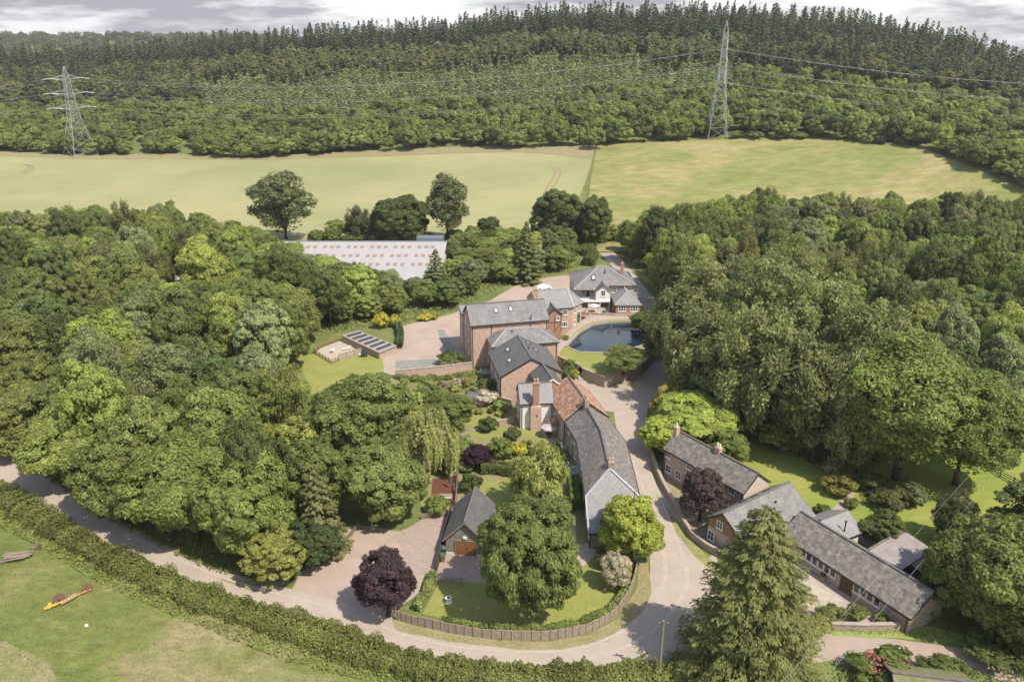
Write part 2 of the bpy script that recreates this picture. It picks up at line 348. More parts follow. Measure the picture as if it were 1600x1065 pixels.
# lanes
LANE=[(-120,655,5.4),(-30,700,5.4),(30,738,5.3),(100,788,5.2),(170,831,5.1),(240,868,5.0),(320,903,4.8),(400,930,4.8),(480,950,5.0),(560,976,4.7),(640,1005,4.2),(720,1021,4.2),(800,1027,4.2),(870,1028,4.4),(930,1018,4.9),(985,995,5.6),(1030,960,6.6),(1058,915,7.2),(1058,880,7.0),(1043,830,5.8),(1020,770,5.4),(1001,720,5.4),(988,670,5.6),(987,630,6.4),(1008,602,8),(1032,580,8.5),(1042,550,7.5),(1036,510,5),(1012,472,4.6),(988,440,4.6),(968,415,4.8),(950,396,5),(930,385,5),(890,380,4)]
sheet('lane',ribbon(LANE),ROAD,6)
sheet('road_junction',px((1000,1040),(1040,985),(1062,930),(1110,880),(1130,900),(1130,960),(1300,990),(1400,998),(1500,1012),(1610,1045),(1700,1075),(1700,1110),(1610,1085),(1520,1042),(1400,1036),(1300,1030),(1180,1060),(1160,1200),(1040,1200),(1050,1060)),TRACK,4)
sheet('road',px((1040,985),(1075,900),(1120,860),(1125,960),(1110,1060),(1130,1200),(1050,1200),(1050,1060),(1000,1035)),ROAD,5)
sheet('drive',px((440,950),(468,898),(480,880),(520,850),(550,820),(575,822),(625,830),(660,812),(705,806),(705,870),(665,893),(655,925),(612,958),(618,985),(560,1000),(480,975)),TRACK,5,wob=0.1)
BRICKP=coursed('block_paving',(0.40,0.30,0.25),(0.32,0.25,0.21),(0.22,0.18,0.15),0.42,0.21,0.02,0.2,stain=(0.26,0.24,0.18),st=0.5,bump=0.2)
def sheet_uv(*a,**k):
    o=sheet(*a,**k); uvit(o.data); return o
sheet_uv('block_paving',px((630,855),(610,840),(662,810),(700,806),(700,855),(770,862),(765,908),(750,910),(688,905),(668,895),(640,900),(600,890)),BRICKP,7)
sheet('car_park',px((617,512),(700,492),(765,470),(812,442),(864,432),(900,429),(905,450),(880,480),(780,520),(740,566),(735,578),(618,585),(600,585),(598,553),(625,541)),GRAVEL,6,wob=0.1)
sheet_uv('grey_paving',px((683,515),(694,514),(716,556),(722,575),(618,581),(618,564),(702,560),(697,553)),coursed('grey_setts',(0.25,0.25,0.23),(0.20,0.21,0.19),(0.14,0.14,0.12),1.6,1.6,0.05,0.15,stain=(0.22,0.23,0.16)),7)
WEAR=mat('tyre_worn_tarmac',(0.43,0.37,0.32),(0.36,0.305,0.26),1.3,.85,c3=(0.39,0.33,0.28),s2=6)
def offs(c,off):
    C=catmull([(*G(a,b),w_) for a,b,w_ in c],5); o=[]
    for i,p in enumerate(C):
        a,b=C[max(i-1,0)],C[min(i+1,len(C)-1)]; dx,dy=b[0]-a[0],b[1]-a[1]; l=math.hypot(dx,dy) or 1; k=off if off<10 else 0
        o.append((p[0]-dy/l*off*(p[2]/4.5),p[1]+dx/l*off*(p[2]/4.5)))
    return o
for k in (-.85,.85):
    p=offs(LANE[2:22],k); q=offs(LANE[2:22],k+.38); sheet('wheel_track',p+q[::-1],WEAR,9)
# lawns and garden ground
sheet('lawn',px((462,556),(500,552),(530,560),(560,552),(596,552),(604,575),(598,600),(560,650),(495,650),(482,600)),LAWN,4)
sheet('garden_ground',px((618,585),(735,578),(780,600),(800,640),(880,655),(900,690),(915,760),(918,850),(905,855),(780,870),(770,800),(700,806),(665,800),(640,760),(560,740),(540,620),(600,600)),mat('garden_soil',(0.20,0.20,0.07),(0.27,0.22,0.14),0.9,0.95,c3=(0.14,0.17,0.04),s2=3,bump=0.4),3)
for L_ in [((700,690),(740,680),(775,690),(805,680),(870,690),(845,660),(800,668),(760,665),(715,690)),((760,725),(800,712),(835,712),(850,690),(868,700),(880,740),(800,735)),
    ((735,775),(760,752),(800,748),(860,755),(860,800),(800,815),(770,815),(745,800)),((640,592),(740,582),(742,590),(645,602)),((700,655),(780,650),(800,660),(745,668)),((720,640),(800,632),(806,640),(740,652))]:
    sheet('lawn',px(*L_),LAWN,5)
sheet('lawn',px((660,958),(690,903),(760,905),(880,860),(905,852),(935,862),(960,875),(985,905),(978,940),(930,972),(850,985),(760,982)),LAWN,4)
sheet('verge',px((612,968),(640,972),(700,988),(780,1000),(860,1002),(920,992),(968,965),(995,920),(1000,870),(1012,880),(1018,925),(1000,968),(950,1002),(880,1014),(800,1014),(700,1002),(618,985)),VERGE,7,wob=0.15)
sheet('verge',px((1018,720),(1040,790),(1075,835),(1105,870),(1135,890),(1120,900),(1085,868),(1050,825),(1028,780),(1012,725)),mat('verge_grass',(0.17,0.2,0.05),(0.3,0.26,0.13),1.0,0.95,bump=0.4),7)
sheet('verge',px((390,905),(440,895),(455,905),(448,912),(400,925),(340,905)),VERGE,8,wob=0.2)
sheet('verge',px((1290,975),(1440,975),(1500,990),(1560,1015),(1540,1015),(1440,1000),(1300,992)),mat('long_grass',(0.2,0.26,0.06),(0.28,0.3,0.09),1.0,0.95,bump=0.5),8,wob=0.2)
sheet('mown_lawn',px((1120,670),(1200,650),(1330,690),(1400,700),(1520,705),(1640,700),(1700,830),(1600,800),(1500,815),(1490,850),(1420,870),(1320,820),(1265,800),(1200,770),(1160,740)),MOWN,3)
sheet('garden_path',ribbon([(1337,738,1.3),(1334,752,1.3),(1326,775,1.3),(1308,798,1.3),(1300,812,1.3)]),TRACK,5)
sheet('patio',px((1240,880),(1262,868),(1330,910),(1420,965),(1380,985),(1290,985),(1235,930)),PAVE,4)
sheet('gravel_bed',px((1245,908),(1262,908),(1298,925),(1322,940),(1285,940),(1260,930)),PALEGRAVEL,6)
sheet('patio',px((1290,812),(1330,835),(1400,890),(1440,850),(1380,820),(1330,840)),PAVE,4)
sheet('cottage_yard',px((1030,745),(1045,735),(1150,800),(1150,830),(1100,860),(1060,810)),mat('yard_soil',(0.33,0.27,0.18),(0.22,0.2,0.1),1.5,0.95,c3=(0.16,0.19,0.05),s2=4,bump=0.3),5)
sheet('patio',px((838,664),(880,660),(888,690),(878,730),(888,765),(870,740),(862,700)),PALEGRAVEL,6)
sheet('timber_deck',px((676,748),(716,742),(712,790),(672,788)),coursed('deck_boards',(0.42,0.16,0.09),(0.36,0.13,0.07),(0.12,0.05,0.03),40,0.14,0.01,0.15),7)
sheet('side_path',px((900,850),(918,848),(935,862),(905,890),(892,845),(890,810),(900,800)),PAVE,7)
sheet('yard',px((868,552),(905,572),(944,600),(1000,592),(1012,600),(1000,625),(975,645),(945,642),(915,612),(893,590),(880,580)),ROAD,5)
# raised pond garden
ZP=2.0
PONDG=[P(*p,ZP) for p in ((872,556),(868,545),(880,528),(905,505),(930,490),(1030,497),(1045,520),(1025,545),(1000,572),(944,590.5),(911,577),(905,571),(874,558))]
mb=MB(); n=len(PONDG)
WATERPX=[(884,541),(893,530),(905,518),(925,506),(950,502),(990,500),(1020,504),(1024,520),(1012,535),(1000,541),(975,547),(940,551),(905,550)]
WAT=[P(*p,ZP-0.45) for p in WATERPX]; WE=[P(*p,ZP) for p in [(a,b) for a,b in WATERPX]]
vs=[Vector(p) for p in PONDG]+[Vector(p) for p in WE]; ed=[(i,(i+1)%n) for i in range(n)]+[(n+i,n+(i+1)%len(WE)) for i in range(len(WE))]
v2,_,f2,*_x=delaunay_2d_cdt(vs,ed,[],1,1e-4)
for f in f2:
    c=sum((v2[i] for i in f),Vector((0,0)))/3
    if not inside((c.x,c.y),WE):
        pts=[(v2[i].x,v2[i].y,ZP) for i in f]
        a,b,c_=pts
        if (b[0]-a[0])*(c_[1]-a[1])-(b[1]-a[1])*(c_[0]-a[0])<0: pts=pts[::-1]
        mb.face(pts)
for i in range(len(WE)):
    a,b=WE[i],WE[(i+1)%len(WE)]; mb.face([(a[0],a[1],ZP),(b[0],b[1],ZP),(b[0],b[1],ZP-1.5),(a[0],a[1],ZP-1.5)])
o=mb.build('pond_bank',LAWN,uv=False); tag(o,kind='structure')
m,t,o_=newmat('pond_water'); b=N(t,'ShaderNodeBsdfPrincipled',Roughness=0.04); b.inputs['Base Color'].default_value=(0.012,0.03,0.045,1); b.inputs['IOR'].default_value=1.42; b.inputs['Specular IOR Level'].default_value=0.9
g=N(t,'ShaderNodeNewGeometry'); n1=N(t,'ShaderNodeTexNoise',Scale=1.2,Detail=3.0); t.links.new(g.outputs['Position'],n1.inputs['Vector']); bp=N(t,'ShaderNodeBump',Strength=0.06,Distance=0.1)
t.links.new(n1.outputs['Fac'],bp.inputs['Height']); t.links.new(bp.outputs[0],b.inputs['Normal']); t.links.new(b.outputs[0],o_.inputs[0])
mb=MB(); cx=sum(p[0] for p in WE)/len(WE); cy=sum(p[1] for p in WE)/len(WE)
mb.face([(cx+(p[0]-cx)*1.02,cy+(p[1]-cy)*1.02,ZP-0.45) for p in WE][::-1]); ob=mb.build('pond_water',m,uv=False)
if ob.data.polygons[0].normal.z<0: ob.data.flip_normals()
tag(ob,kind='structure')
sheet('pond_path',[P(*p,ZP) for p in ((872,552),(868,545),(880,528),(905,505),(930,491),(1030,498),(1028,503),(990,498),(950,499),(923,503),(901,516),(890,530),(881,542))],PAVE,3,z0=ZP)
# patio in front of the far house
tag(sheet('terrace_paving',[P(*p,1.6) for p in ((893,490),(898,478),(905,465),(965,462),(968,495),(935,500))],PAVE,5,z0=1.6),kind='structure')
# ---------------------------------------------------------------- building materials
BRICK=coursed('red_brick',(0.54,0.345,0.265),(0.42,0.24,0.175),(0.52,0.43,0.36),0.225,0.075,0.012,0.42,stain=(0.52,0.40,0.32),st=0.75,sscale=1.0)
BRICKO=coursed('orange_brick',(0.42,0.20,0.12),(0.34,0.15,0.09),(0.36,0.28,0.22),0.225,0.075,0.012,0.15,stain=(0.40,0.26,0.18),st=0.4,sscale=1.0)
STONE=coursed('rubble_stone',(0.36,0.28,0.22),(0.25,0.195,0.15),(0.35,0.30,0.24),0.42,0.2,0.03,0.35,stain=(0.45,0.37,0.30),st=0.7,sscale=1.5,offset=0.37)
SLATE=coursed('grey_slate',(0.20,0.195,0.19),(0.16,0.155,0.155),(0.10,0.10,0.10),0.3,0.22,0.012,0.26,stain=(0.28,0.265,0.235),st=0.75,sscale=0.5,rough=0.6)
SLATED=coursed('dark_slate',(0.12,0.118,0.12),(0.095,0.093,0.096),(0.06,0.06,0.06),0.3,0.22,0.012,0.24,stain=(0.165,0.16,0.145),st=0.7,rough=0.6)
SLATEO=coursed('old_lichened_slate',(0.19,0.175,0.155),(0.13,0.12,0.11),(0.08,0.075,0.07),0.34,0.25,0.02,0.3,stain=(0.31,0.285,0.235),st=0.9,sscale=1.3)
SLATEC=coursed('pale_slate',(0.25,0.245,0.24),(0.215,0.21,0.21),(0.15,0.15,0.15),0.3,0.25,0.012,0.2,stain=(0.30,0.285,0.26),st=0.7,rough=0.6)
TILE=coursed('clay_pantile',(0.42,0.20,0.12),(0.30,0.15,0.10),(0.20,0.11,0.08),0.26,0.3,0.03,0.5,stain=(0.50,0.38,0.26),st=0.95,sscale=1.1)
RENDER=mat('cream_render',(0.68,0.63,0.54),(0.6,0.55,0.47),0.8,0.9,coord='uv')
RENDERP=mat('pinkish_render',(0.45,0.37,0.315),(0.40,0.325,0.27),0.9,0.9,coord='uv')
WHITE=mat('white_paint',(0.78,0.77,0.74),rough=0.6)
WPAINT=mat('white_render',(0.78,0.76,0.72),(0.7,0.68,0.64),0.8,0.85,coord='uv')
BOARD=coursed('weathered_board',(0.30,0.27,0.24),(0.22,0.195,0.17),(0.06,0.05,0.045),9.0,0.2,0.03,0.25,stain=(0.38,0.35,0.31),st=0.5,bump=0.6)
BOARDB=coursed('brown_board',(0.36,0.23,0.12),(0.29,0.18,0.09),(0.08,0.05,0.03),9.0,0.22,0.03,0.2,bump=0.6)
DOORW=coursed('orange_door_board',(0.27,0.125,0.052),(0.22,0.1,0.042),(0.12,0.05,0.02),0.16,30,0.012,0.15)
TIMBER=mat('grey_timber',(0.28,0.23,0.18),(0.18,0.15,0.115),2.5,0.9,coord='obj')
TIMBERD=mat('dark_timber',(0.12,0.09,0.065),(0.07,0.055,0.04),2.5,0.9,coord='obj')
LEAD=mat('lead',(0.40,0.40,0.41),(0.33,0.33,0.34),2.0,0.6,coord='obj')
RIDGE=mat('ridge_tile',(0.17,0.155,0.14),(0.11,0.10,0.095),3.0,0.8,coord='obj')
GUTTER=mat('black_gutter',(0.03,0.03,0.032),rough=0.5)
POT=mat('clay_pot',(0.45,0.26,0.17),(0.55,0.42,0.32),2.0,0.85,coord='obj')
m,t,o_=newmat('window_glass'); b=N(t,'ShaderNodeBsdfPrincipled',Roughness=0.06); b.inputs['Base Color'].default_value=(0.03,0.035,0.04,1); b.inputs['Specular IOR Level'].default_value=0.8; t.links.new(b.outputs[0],o_.inputs[0]); GLASS=m
TIN=coursed('corrugated_sheet',(0.33,0.295,0.28),(0.27,0.235,0.22),(0.2,0.17,0.16),0.25,60,0.05,0.15,stain=(0.40,0.36,0.34),st=0.6,rough=0.55,bump=0.8)
METAL=mat('galvanised_steel',(0.42,0.42,0.42),(0.34,0.34,0.345),3.0,0.5,coord='obj',metal=0.3)
def window(par,O,U,Nn,z,w,h,cols=2,rows=2,fm=None,b=0.1,sill=True,name='window',bars=0.06):
    """O = point on the wall at the window's middle, U along wall, Nn outward"""
    O,U,Nn=Vector(O),Vector(U).normalized(),Vector(Nn).normalized(); Z=U.cross(Nn)*-1
    if Z.z<0: Z=-Z
    C0=O+Z*0+Vector((0,0,z)) if True else O
    mb=MB(); fm=fm or WHITE
    def bx(u0,u1,v0,v1,d0,d1,M=mb): M.obox(C0+U*(u0+u1)/2+Z*(v0+v1)/2+Nn*(d0+d1)/2,U*(u1-u0)/2,Nn*(d1-d0)/2,Z*(v1-v0)/2)
    bx(-w/2,w/2,-h/2,-h/2+b,0.004,0.09); bx(-w/2,w/2,h/2-b,h/2,0.004,0.09)
    bx(-w/2,-w/2+b,-h/2+b,h/2-b,0.004,0.088); bx(w/2-b,w/2,-h/2+b,h/2-b,0.004,0.088)
    for i in range(1,cols): x=-w/2+w*i/cols; bx(x-bars/2,x+bars/2,-h/2+b,h/2-b,0.004,0.08)
    for i in range(1,rows): y=-h/2+h*i/rows; bx(-w/2+b,w/2-b,y-bars/3,y+bars/3,0.004,0.072)
    f=mb.build(name,fm,par)
    mb=MB(); bx(-w/2+b*.5,w/2-b*.5,-h/2+b*.5,h/2-b*.5,0.002,0.03,mb); mb.build('pane',GLASS,f)
    if sill:
        mb=MB(); bx(-w/2-.08,w/2+.08,-h/2-.12,-h/2-.004,0.0,0.14,mb); mb.build('sill',fm,f)
    return f
class House:
    def __init__(s,name,label,cat,A,B,W,he,hr,wall,roof,hipl=0,hipr=0,ro=None,heb=None,o=0.3,og=0.2,zb=0.0,t=0.12,hipmat=None,ridge=None,gut=True):
        A,B=Vector(A),Vector(B); s.L=(B-A).length; s.W=W; s.he,s.hr=he,hr; s.heb=heb if heb is not None else he; s.ro=ro if ro is not None else W/2
        s.ang=math.atan2(B.y-A.y,B.x-A.x); s.r=thing(name,label,cat,(A.x,A.y,zb),s.ang); s.zb=zb
        s.inv=(Matrix.Translation((A.x,A.y,zb))@Matrix.Rotation(s.ang,4,'Z')).inverted()
        L_,he,hr,heb,ro=s.L,he-zb,hr-zb,s.heb-zb,s.ro; s.lhe,s.lhr,s.lheb=he,hr,heb
        mb=MB(); i=0.02
        mb.face([(0,0,-.3),(L_,0,-.3),(L_,0,he),(0,0,he)]); mb.face([(L_,W,-.3),(0,W,-.3),(0,W,heb),(L_,W,heb)])
        def end(x,hip,sgn):
            p=[(x,0,-.3),(x,W,-.3),(x,W,heb)]+([] if hip else [(x,ro,hr)])+[(x,0,he)]
            if hip and abs(he-heb)>0.01: pass
            mb.face(p if sgn>0 else p[::-1])
        end(0,hipl,-1); end(L_,hipr,1)
        s.wall=mb.build('wall',wall,s.r)
        sf=(hr-he)/max(ro,.01); sb=(hr-heb)/max(W-ro,.01) if W-ro>0.05 else 0; s.sf,s.sb=sf,sb
        T=t+0.02; xl=-(o if hipl else og); xr=L_+(o if hipr else og)
        rl=hipl if hipl else -og; rr=L_-hipr if hipr else L_+og
        if hipl: rl=hipl
        z0=he-o*sf+T; zb_=heb-o*sb+T; Z=hr+T; yb=W+o if sb else W+0.1
        V=[(xl,-o,z0),(xr,-o,z0),(rr,ro,Z),(rl,ro,Z)]; F=[(0,1,2,3)]
        if sb:
            V+=[(xl,yb,zb_),(xr,yb,zb_)]; F.append((3,2,5,4))
            if hipl: F.append((4,0,3))
            if hipr: F.append((1,5,2))
        mb=MB(); mb.shell(V,F,t); s.roof=mb.build('roof',roof,s.r); s.V=V
        rm=ridge or RIDGE; mb=MB(); up=Vector((0,0,.03))
        mb.bar(Vector(V[3])+up,Vector(V[2])+up,.28,.12)
        if sb:
            for k,(a,b_) in enumerate(((3,0),(3,4),(2,1),(2,5))):
                if (k<2 and hipl) or (k>1 and hipr): mb.bar(Vector(V[a])+up,Vector(V[b_])+up,.26,.1,)
        rg=mb.build('ridge',hipmat if (hipmat and (hipl or hipr)) else rm,s.r)
        if gut:
            mb=MB(); mb.box(xl,xr,-o-.12,-o-.005,z0-.22,z0-.06); mb.build('gutter',GUTTER,s.r)
            if sb: mb=MB(); mb.box(xl,xr,yb+.005,yb+.12,zb_-.22,zb_-.06); mb.build('gutter',GUTTER,s.r)
            for x in (0.25,L_-.25): mb=MB(); mb.box(x-.05,x+.05,-.14,-.03,0,z0-.2); mb.build('drainpipe',GUTTER,s.r)
        if not hipl or not hipr:
            s.barges=[]
            for x,hp in ((xl,hipl),(xr,hipr)):
                if hp: continue
                mb=MB(); x=x-.035 if x<0 else x+.035
                p,q,r_=(x,-o,z0-.16),(x,ro,Z-.16),(x,yb,zb_-.16)
                mb.bar(p,q,.06,.22)
                if sb: mb.bar(q,r_,.06,.22)
                s.barges.append(mb.build('bargeboard',GUTTER,s.r))
    def side(s,k):
        L_,W=s.L,s.W
        return {'f':((0,0,0),(1,0,0),(0,-1,0)),'b':((L_,W,0),(-1,0,0),(0,1,0)),'l':((0,W,0),(0,-1,0),(-1,0,0)),'r':((L_,0,0),(0,1,0),(1,0,0))}[k]
    def win(s,k,u,z,w,h,cols=2,rows=2,**kw):
        O,U,Nn=map(Vector,s.side(k)); return window(s.r,O+U*u,U,Nn,z,w,h,cols,rows,**kw)
    def winpx(s,k,a,b,z,w,h,cols=2,rows=2,**kw):
        x,y=P(a,b,z); p=s.inv@Vector((x,y,z)); O,U,Nn=map(Vector,s.side(k)); u=(p-O).dot(U)
        return s.win(k,u,z-s.zb,w,h,cols,rows,**kw)
    def door(s,k,u,w,h,m,name='door'):
        O,U,Nn=map(Vector,s.side(k)); mb=MB(); c=O+U*u+Vector((0,0,h/2)); mb.obox(c+Nn*.03,U*w/2,Nn*.04,Vector((0,0,h/2)))
        d=mb.build(name,m,s.r); mb=MB(); mb.obox(c+Nn*.1+U*w*.08,U*.05,Nn*.03,Vector((0,0,.12))); mb.build('handle',GUTTER,d)
        mb=MB()
        for x in(-1,1): mb.obox(c+Nn*.04+U*x*(w/2+.06),U*.055,Nn*.06,Vector((0,0,h/2)))
        mb.obox(c+Nn*.04+Vector((0,0,h/2+.06)),U*(w/2+.12),Nn*.06,Vector((0,0,.06))); mb.build('door_frame',TIMBER,d); return d
    def roofpt(s,sx,f,back=False):
        """point a fraction f up the slope; returns point, along, up-slope, normal"""
        V=s.V; o=-V[0][1]
        if not back: a=Vector((sx,V[0][1],V[0][2])); b_=Vector((sx,V[3][1],V[3][2]))
        else: a=Vector((sx,V[4][1],V[4][2])); b_=Vector((sx,V[3][1],V[3][2]))
        d=(b_-a); U=Vector((1,0,0)); n=U.cross(d.normalized()); n=n if n.z>0 else -n
        return a+d*f,U,d.normalized(),n
    def skylight(s,sx,f,w=.8,h=1.2,back=False,name='skylight'):
        p,U,D,n=s.roofpt(sx,f,back); mb=MB(); b_=.1
        for x in(-1,1):
            mb.obox(p+U*x*(w/2)+n*.05,U*b_/2,D*h/2,n*.06); mb.obox(p+D*x*(h/2)+n*.052,U*(w/2+b_/2),D*b_/2,n*.062)
        f_=mb.build(name,GUTTER,s.r); mb=MB(); mb.obox(p+n*.03,U*w/2,D*h/2,n*.03); mb.build('pane',SKYG,f_); return f_
    def vent(s,sx,f,h=.7,back=False):
        p,U,D,n=s.roofpt(sx,f,back); mb=MB(); mb.tube([p-Vector((0,0,.2)),p+Vector((0,0,h))],.09,8); mb.tube([p+Vector((0,0,h)),p+Vector((0,0,h+.12))],.16,8); return mb.build('flue_pipe',GUTTER,s.r)
m,t,o_=newmat('skylight_glass'); b=N(t,'ShaderNodeBsdfPrincipled',Roughness=0.12); b.inputs['Base Color'].default_value=(0.4,0.42,0.44,1); b.inputs['Specular IOR Level'].default_value=0.8; t.links.new(b.outputs[0],o_.inputs[0]); SKYG=m
def chimney(par,inv,x,y,z0,z1,w=.9,d=.7,m=None,pots=2,ang=0,capm=None):
    """stack at world x,y from z0 to z1 in the frame of a house"""
    c=inv@Vector((x,y,0)); mb=MB(); zb=-(inv.inverted().translation.z); z0+=zb; z1+=zb
    mb.box(c.x-w/2,c.x+w/2,c.y-d/2,c.y+d/2,z0,z1-.25); mb.box(c.x-w/2-.06,c.x+w/2+.06,c.y-d/2-.06,c.y+d/2+.06,z1-.246,z1-.1); mb.box(c.x-w/2,c.x+w/2,c.y-d/2,c.y+d/2,z1-.098,z1)
    o=mb.build('chimney',m or BRICK,par)
    for i in range(pots):
        xx=c.x+(i-(pots-1)/2)*w/max(pots,1)*1.0; mb=MB(); mb.tube([(xx,c.y,z1-.02),(xx,c.y,z1+.18),(xx,c.y,z1+.5)],[.15,.12,.13],8); mb.build('chimney_pot',capm or POT,o)
    return o
# ---- mill (large three storey brick range)
h=House('brick_mill','long three storey red brick mill with grey slate roof and two skylights','building',(-8.4,148.7),(7.6,152.5),8.8,9.4,12.3,BRICK,SLATE,gut=True)
h.skylight(5.8,.62); h.skylight(9.0,.64); h.vent(12.7,.04,1.0); 
for u,z in ((2.2,8.2),(2.2,5.6),(2.2,3.0),(5.6,8.2),(5.6,5.4),(5.6,2.6)): h.win('l',u,z,1.0,1.5,2,3)
mb=MB(); mb.box(4.2,4.3,-.13,-.02,0,9.2); mb.build('drainpipe',GUTTER,h.r)
mb=MB(); mb.box(12.6,12.7,-.13,-.02,0,9.2); mb.build('drainpipe',GUTTER,h.r)
h=House('brick_mill_range','narrow rear brick range with mono pitch roof and parapet behind the big mill','building',(-10.7,157.4),(1.2,160.2),4.2,8.6,9.4,BRICK,SLATEC,ro=4.2,gut=False,o=0.05)
for z in (7.4,5.0,2.6): h.win('l',2.6,z,1.0,1.4,2,3)
# ---- hipped wing
h=House('brick_wing','brick wing with shallow hipped slate roof and pale lead hips in front of the mill','building',(-3.9,144.3),(9.4,147.2),6.6,6.4,8.5,BRICK,SLATE,hipl=3.4,hipr=3.8,hipmat=LEAD,o=.25)
h.win('l',4.2,4.8,1,1.3); h.win('l',2.0,2.0,1,1.3); mb=MB(); mb.box(10.6,10.7,-.13,-.02,0,6.2); mb.build('drainpipe',GUTTER,h.r)
h.vent(4.6,.8,.25)
# ---- gabled house in front
h=House('brick_gabled_house','tall gabled brick house with wide dark slate roof and three rooflights','building',(-4.5,142.4),(-2.0,130.3),11.5,5.9,9.0,BRICK,SLATED,o=.3,og=.15)
for sx,f in ((3.6,.55),(8.3,.45)): h.skylight(sx,f,1.5,.75)
h.skylight(5.5,.6,1.3,.7,True); h.skylight(2.5,.75,1.3,.7,True); h.vent(7,.9,.4,True)
h.win('f',3.0,4.3,1,1.4); h.win('f',6.8,4.3,1,1.4); h.win('f',9.5,2.0,1,1.4,)
h=House('slate_roofed_extension','small gabled extension with dark slate roof and orange brick gable joining the white house','building',(3.3,132.2),(5.1,124.3),4.2,6.2,7.9,BRICKO,SLATED,o=.25,og=.12)
[q.data.materials.__setitem__(0,WHITE) for q in h.barges]; h.win('f',3.5,5.0,2.2,1.4,4,1,fm=TIMBERD,b=.08)
# ---- white house with tall chimney
h=House('white_house','white rendered house with grey slate roof and a tall brick chimney on its front','house',(1.5,120.9),(7.2,121.5),6,4.9,7.3,WPAINT,SLATEC,o=.2,og=.12)
mb=MB(); mb.face([(-.02,0,-.3),(-.02,0,4.9),(-.02,3,7.3),(-.02,6,4.9),(-.02,6,-.3)]); mb.build('gable_wall',BRICK,h.r); h.win('l',3.2,3.4,1,1.4); h.win('l',2.0,1.2,1.2,1.4)
cx_,cy_=2.6,-.55; mb=MB(); mb.box(cx_-.95,cx_+.95,-1.0,-.01,-.1,4.5); mb.face([(cx_-.95,-1.0,4.5),(cx_+.95,-1.0,4.5),(cx_+.55,-.9,4.9),(cx_-.55,-.9,4.9)]); mb.face([(cx_+.95,-1.0,4.5),(cx_+.95,-.01,4.5),(cx_+.55,-.1,4.9),(cx_+.55,-.9,4.9)]); mb.face([(cx_-.95,-.01,4.5),(cx_-.95,-1.0,4.5),(cx_-.55,-.9,4.9),(cx_-.55,-.1,4.9)])
mb.build('chimney_breast',BRICK,h.r)
mb=MB(); mb.box(cx_-.52,cx_+.52,-.92,-.08,4.6,8.8); mb.box(cx_-.6,cx_+.6,-1,0,8.8,9.05); o=mb.build('chimney',BRICKO,h.r)
for i in(-1,1): mb=MB(); mb.tube([(cx_+i*.27,-.5,9.03),(cx_+i*.27,-.5,9.5)],[.16,.13],8); mb.tube([(cx_+i*.27,-.5,9.5),(cx_+i*.27,-.5,9.75)],[.2,.2],8); mb.build('chimney_pot',METAL if i<0 else POT,o)
mb=MB(); mb.obox((cx_+.1,-1.03,2.9),(.14,0,0),(0,.03,0),(0,0,.14)); mb.build('vent_opening',GUTTER,h.r)
# ---- orange tiled house
h=House('tiled_cottage','cottage with weathered orange clay tile roof between the white house and the slate terrace','house',(6.5,125.0),(8.9,114.6),7.2,5.0,7.9,BRICK,TILE,o=.35,og=.15)
h.win('f',2.2,3.6,1,1.2); h.win('f',4.5,3.6,1,1.2); h.win('f',6.5,3.4,.9,1.2); h.win('f',4.5,1.2,1,1.3); h.win('f',8.2,1.4,1,1.8)
h.win('b',3,3.6,1,1.2); h.win('b',7,3.6,1,1.2)
chimney(h.r,h.inv,12.2,114.6,5.5,8.9,1.3,.7,STONE,3)
mb=MB(); mb.shell([(5.2,-1.6,2.4),(7.2,-1.6,2.4),(7.2,0,3.3),(5.2,0,3.3)],[(0,1,2,3)],.12); mb.build('porch_roof',TILE,h.r)
for q in (5.3,6.98): mb=MB(); mb.box(q,q+.12,-1.5,-1.38,0,2.35); mb.build('porch_post',TIMBERD,h.r)
# ---- slate terrace (bent)
r=thing('terraced_cottages','long bent terrace of stone cottages under an old mottled slate roof along the lane','house',(13.8,100,0)); ox,oy=13.8,100
def cs(vs): return [(x-ox,y-oy,z) for x,y,z in vs]
Lw=[(8.9,115.3),(10.6,107.6),(10.5,91.8)]; Rw=[(15.3,117.0),(17.6,107.4),(17.3,91.8)]
mb=MB(); loop=[Lw[0],Lw[1],Lw[2],(10.5,86.7),(17.3,86.7),Rw[2],Rw[1],Rw[0]]; tops=[4.8,4.8,4.8,2.55,2.55,4.8,4.8,4.8]
for i in range(len(loop)):
    a,b_=loop[i],loop[(i+1)%len(loop)]; ta,tb=tops[i],tops[(i+1)%len(loop)]; mb.face(cs([(a[0],a[1],-.3),(b_[0],b_[1],-.3),(b_[0],b_[1],tb),(a[0],a[1],ta)]))
mb.face(cs([(8.9,115.3,4.8),(15.3,117,4.8),(12.1,116.1,7.4)][::-1])); mb.build('wall',STONE,r)
o=.3; K0,K1,K2=(12.05,116.3,7.55),(13.75,105.8,7.55),(13.8,94.6,7.45)
V=cs([(8.55,115.2,4.75),(10.25,107.6,4.75),(10.2,91.5,4.8),K0,K1,K2,(15.75,117.2,4.75),(17.98,107.5,4.75),(17.7,91.5,4.8)])
mb=MB(); mb.shell(V,[(1,4,3,0),(2,5,4,1),(6,3,4,7),(7,4,5,8)],.14); mb.build('roof',SLATEO,r)
mb=MB(); mb.shell(cs([(10.2,91.5,4.8),(17.7,91.5,4.8),K2,(10.2,86.3,2.5),(17.7,86.3,2.5)]),[(0,1,2),(3,4,1,0)],.14); mb.build('end_roof',SLATEC,r)
mb=MB(); up=Vector((0,0,.05))
for a,b_ in ((K0,K1),(K1,K2)): mb.bar(Vector(cs([a])[0])+up,Vector(cs([b_])[0])+up,.32,.14)
mb.build('ridge',RIDGE,r); mb=MB()
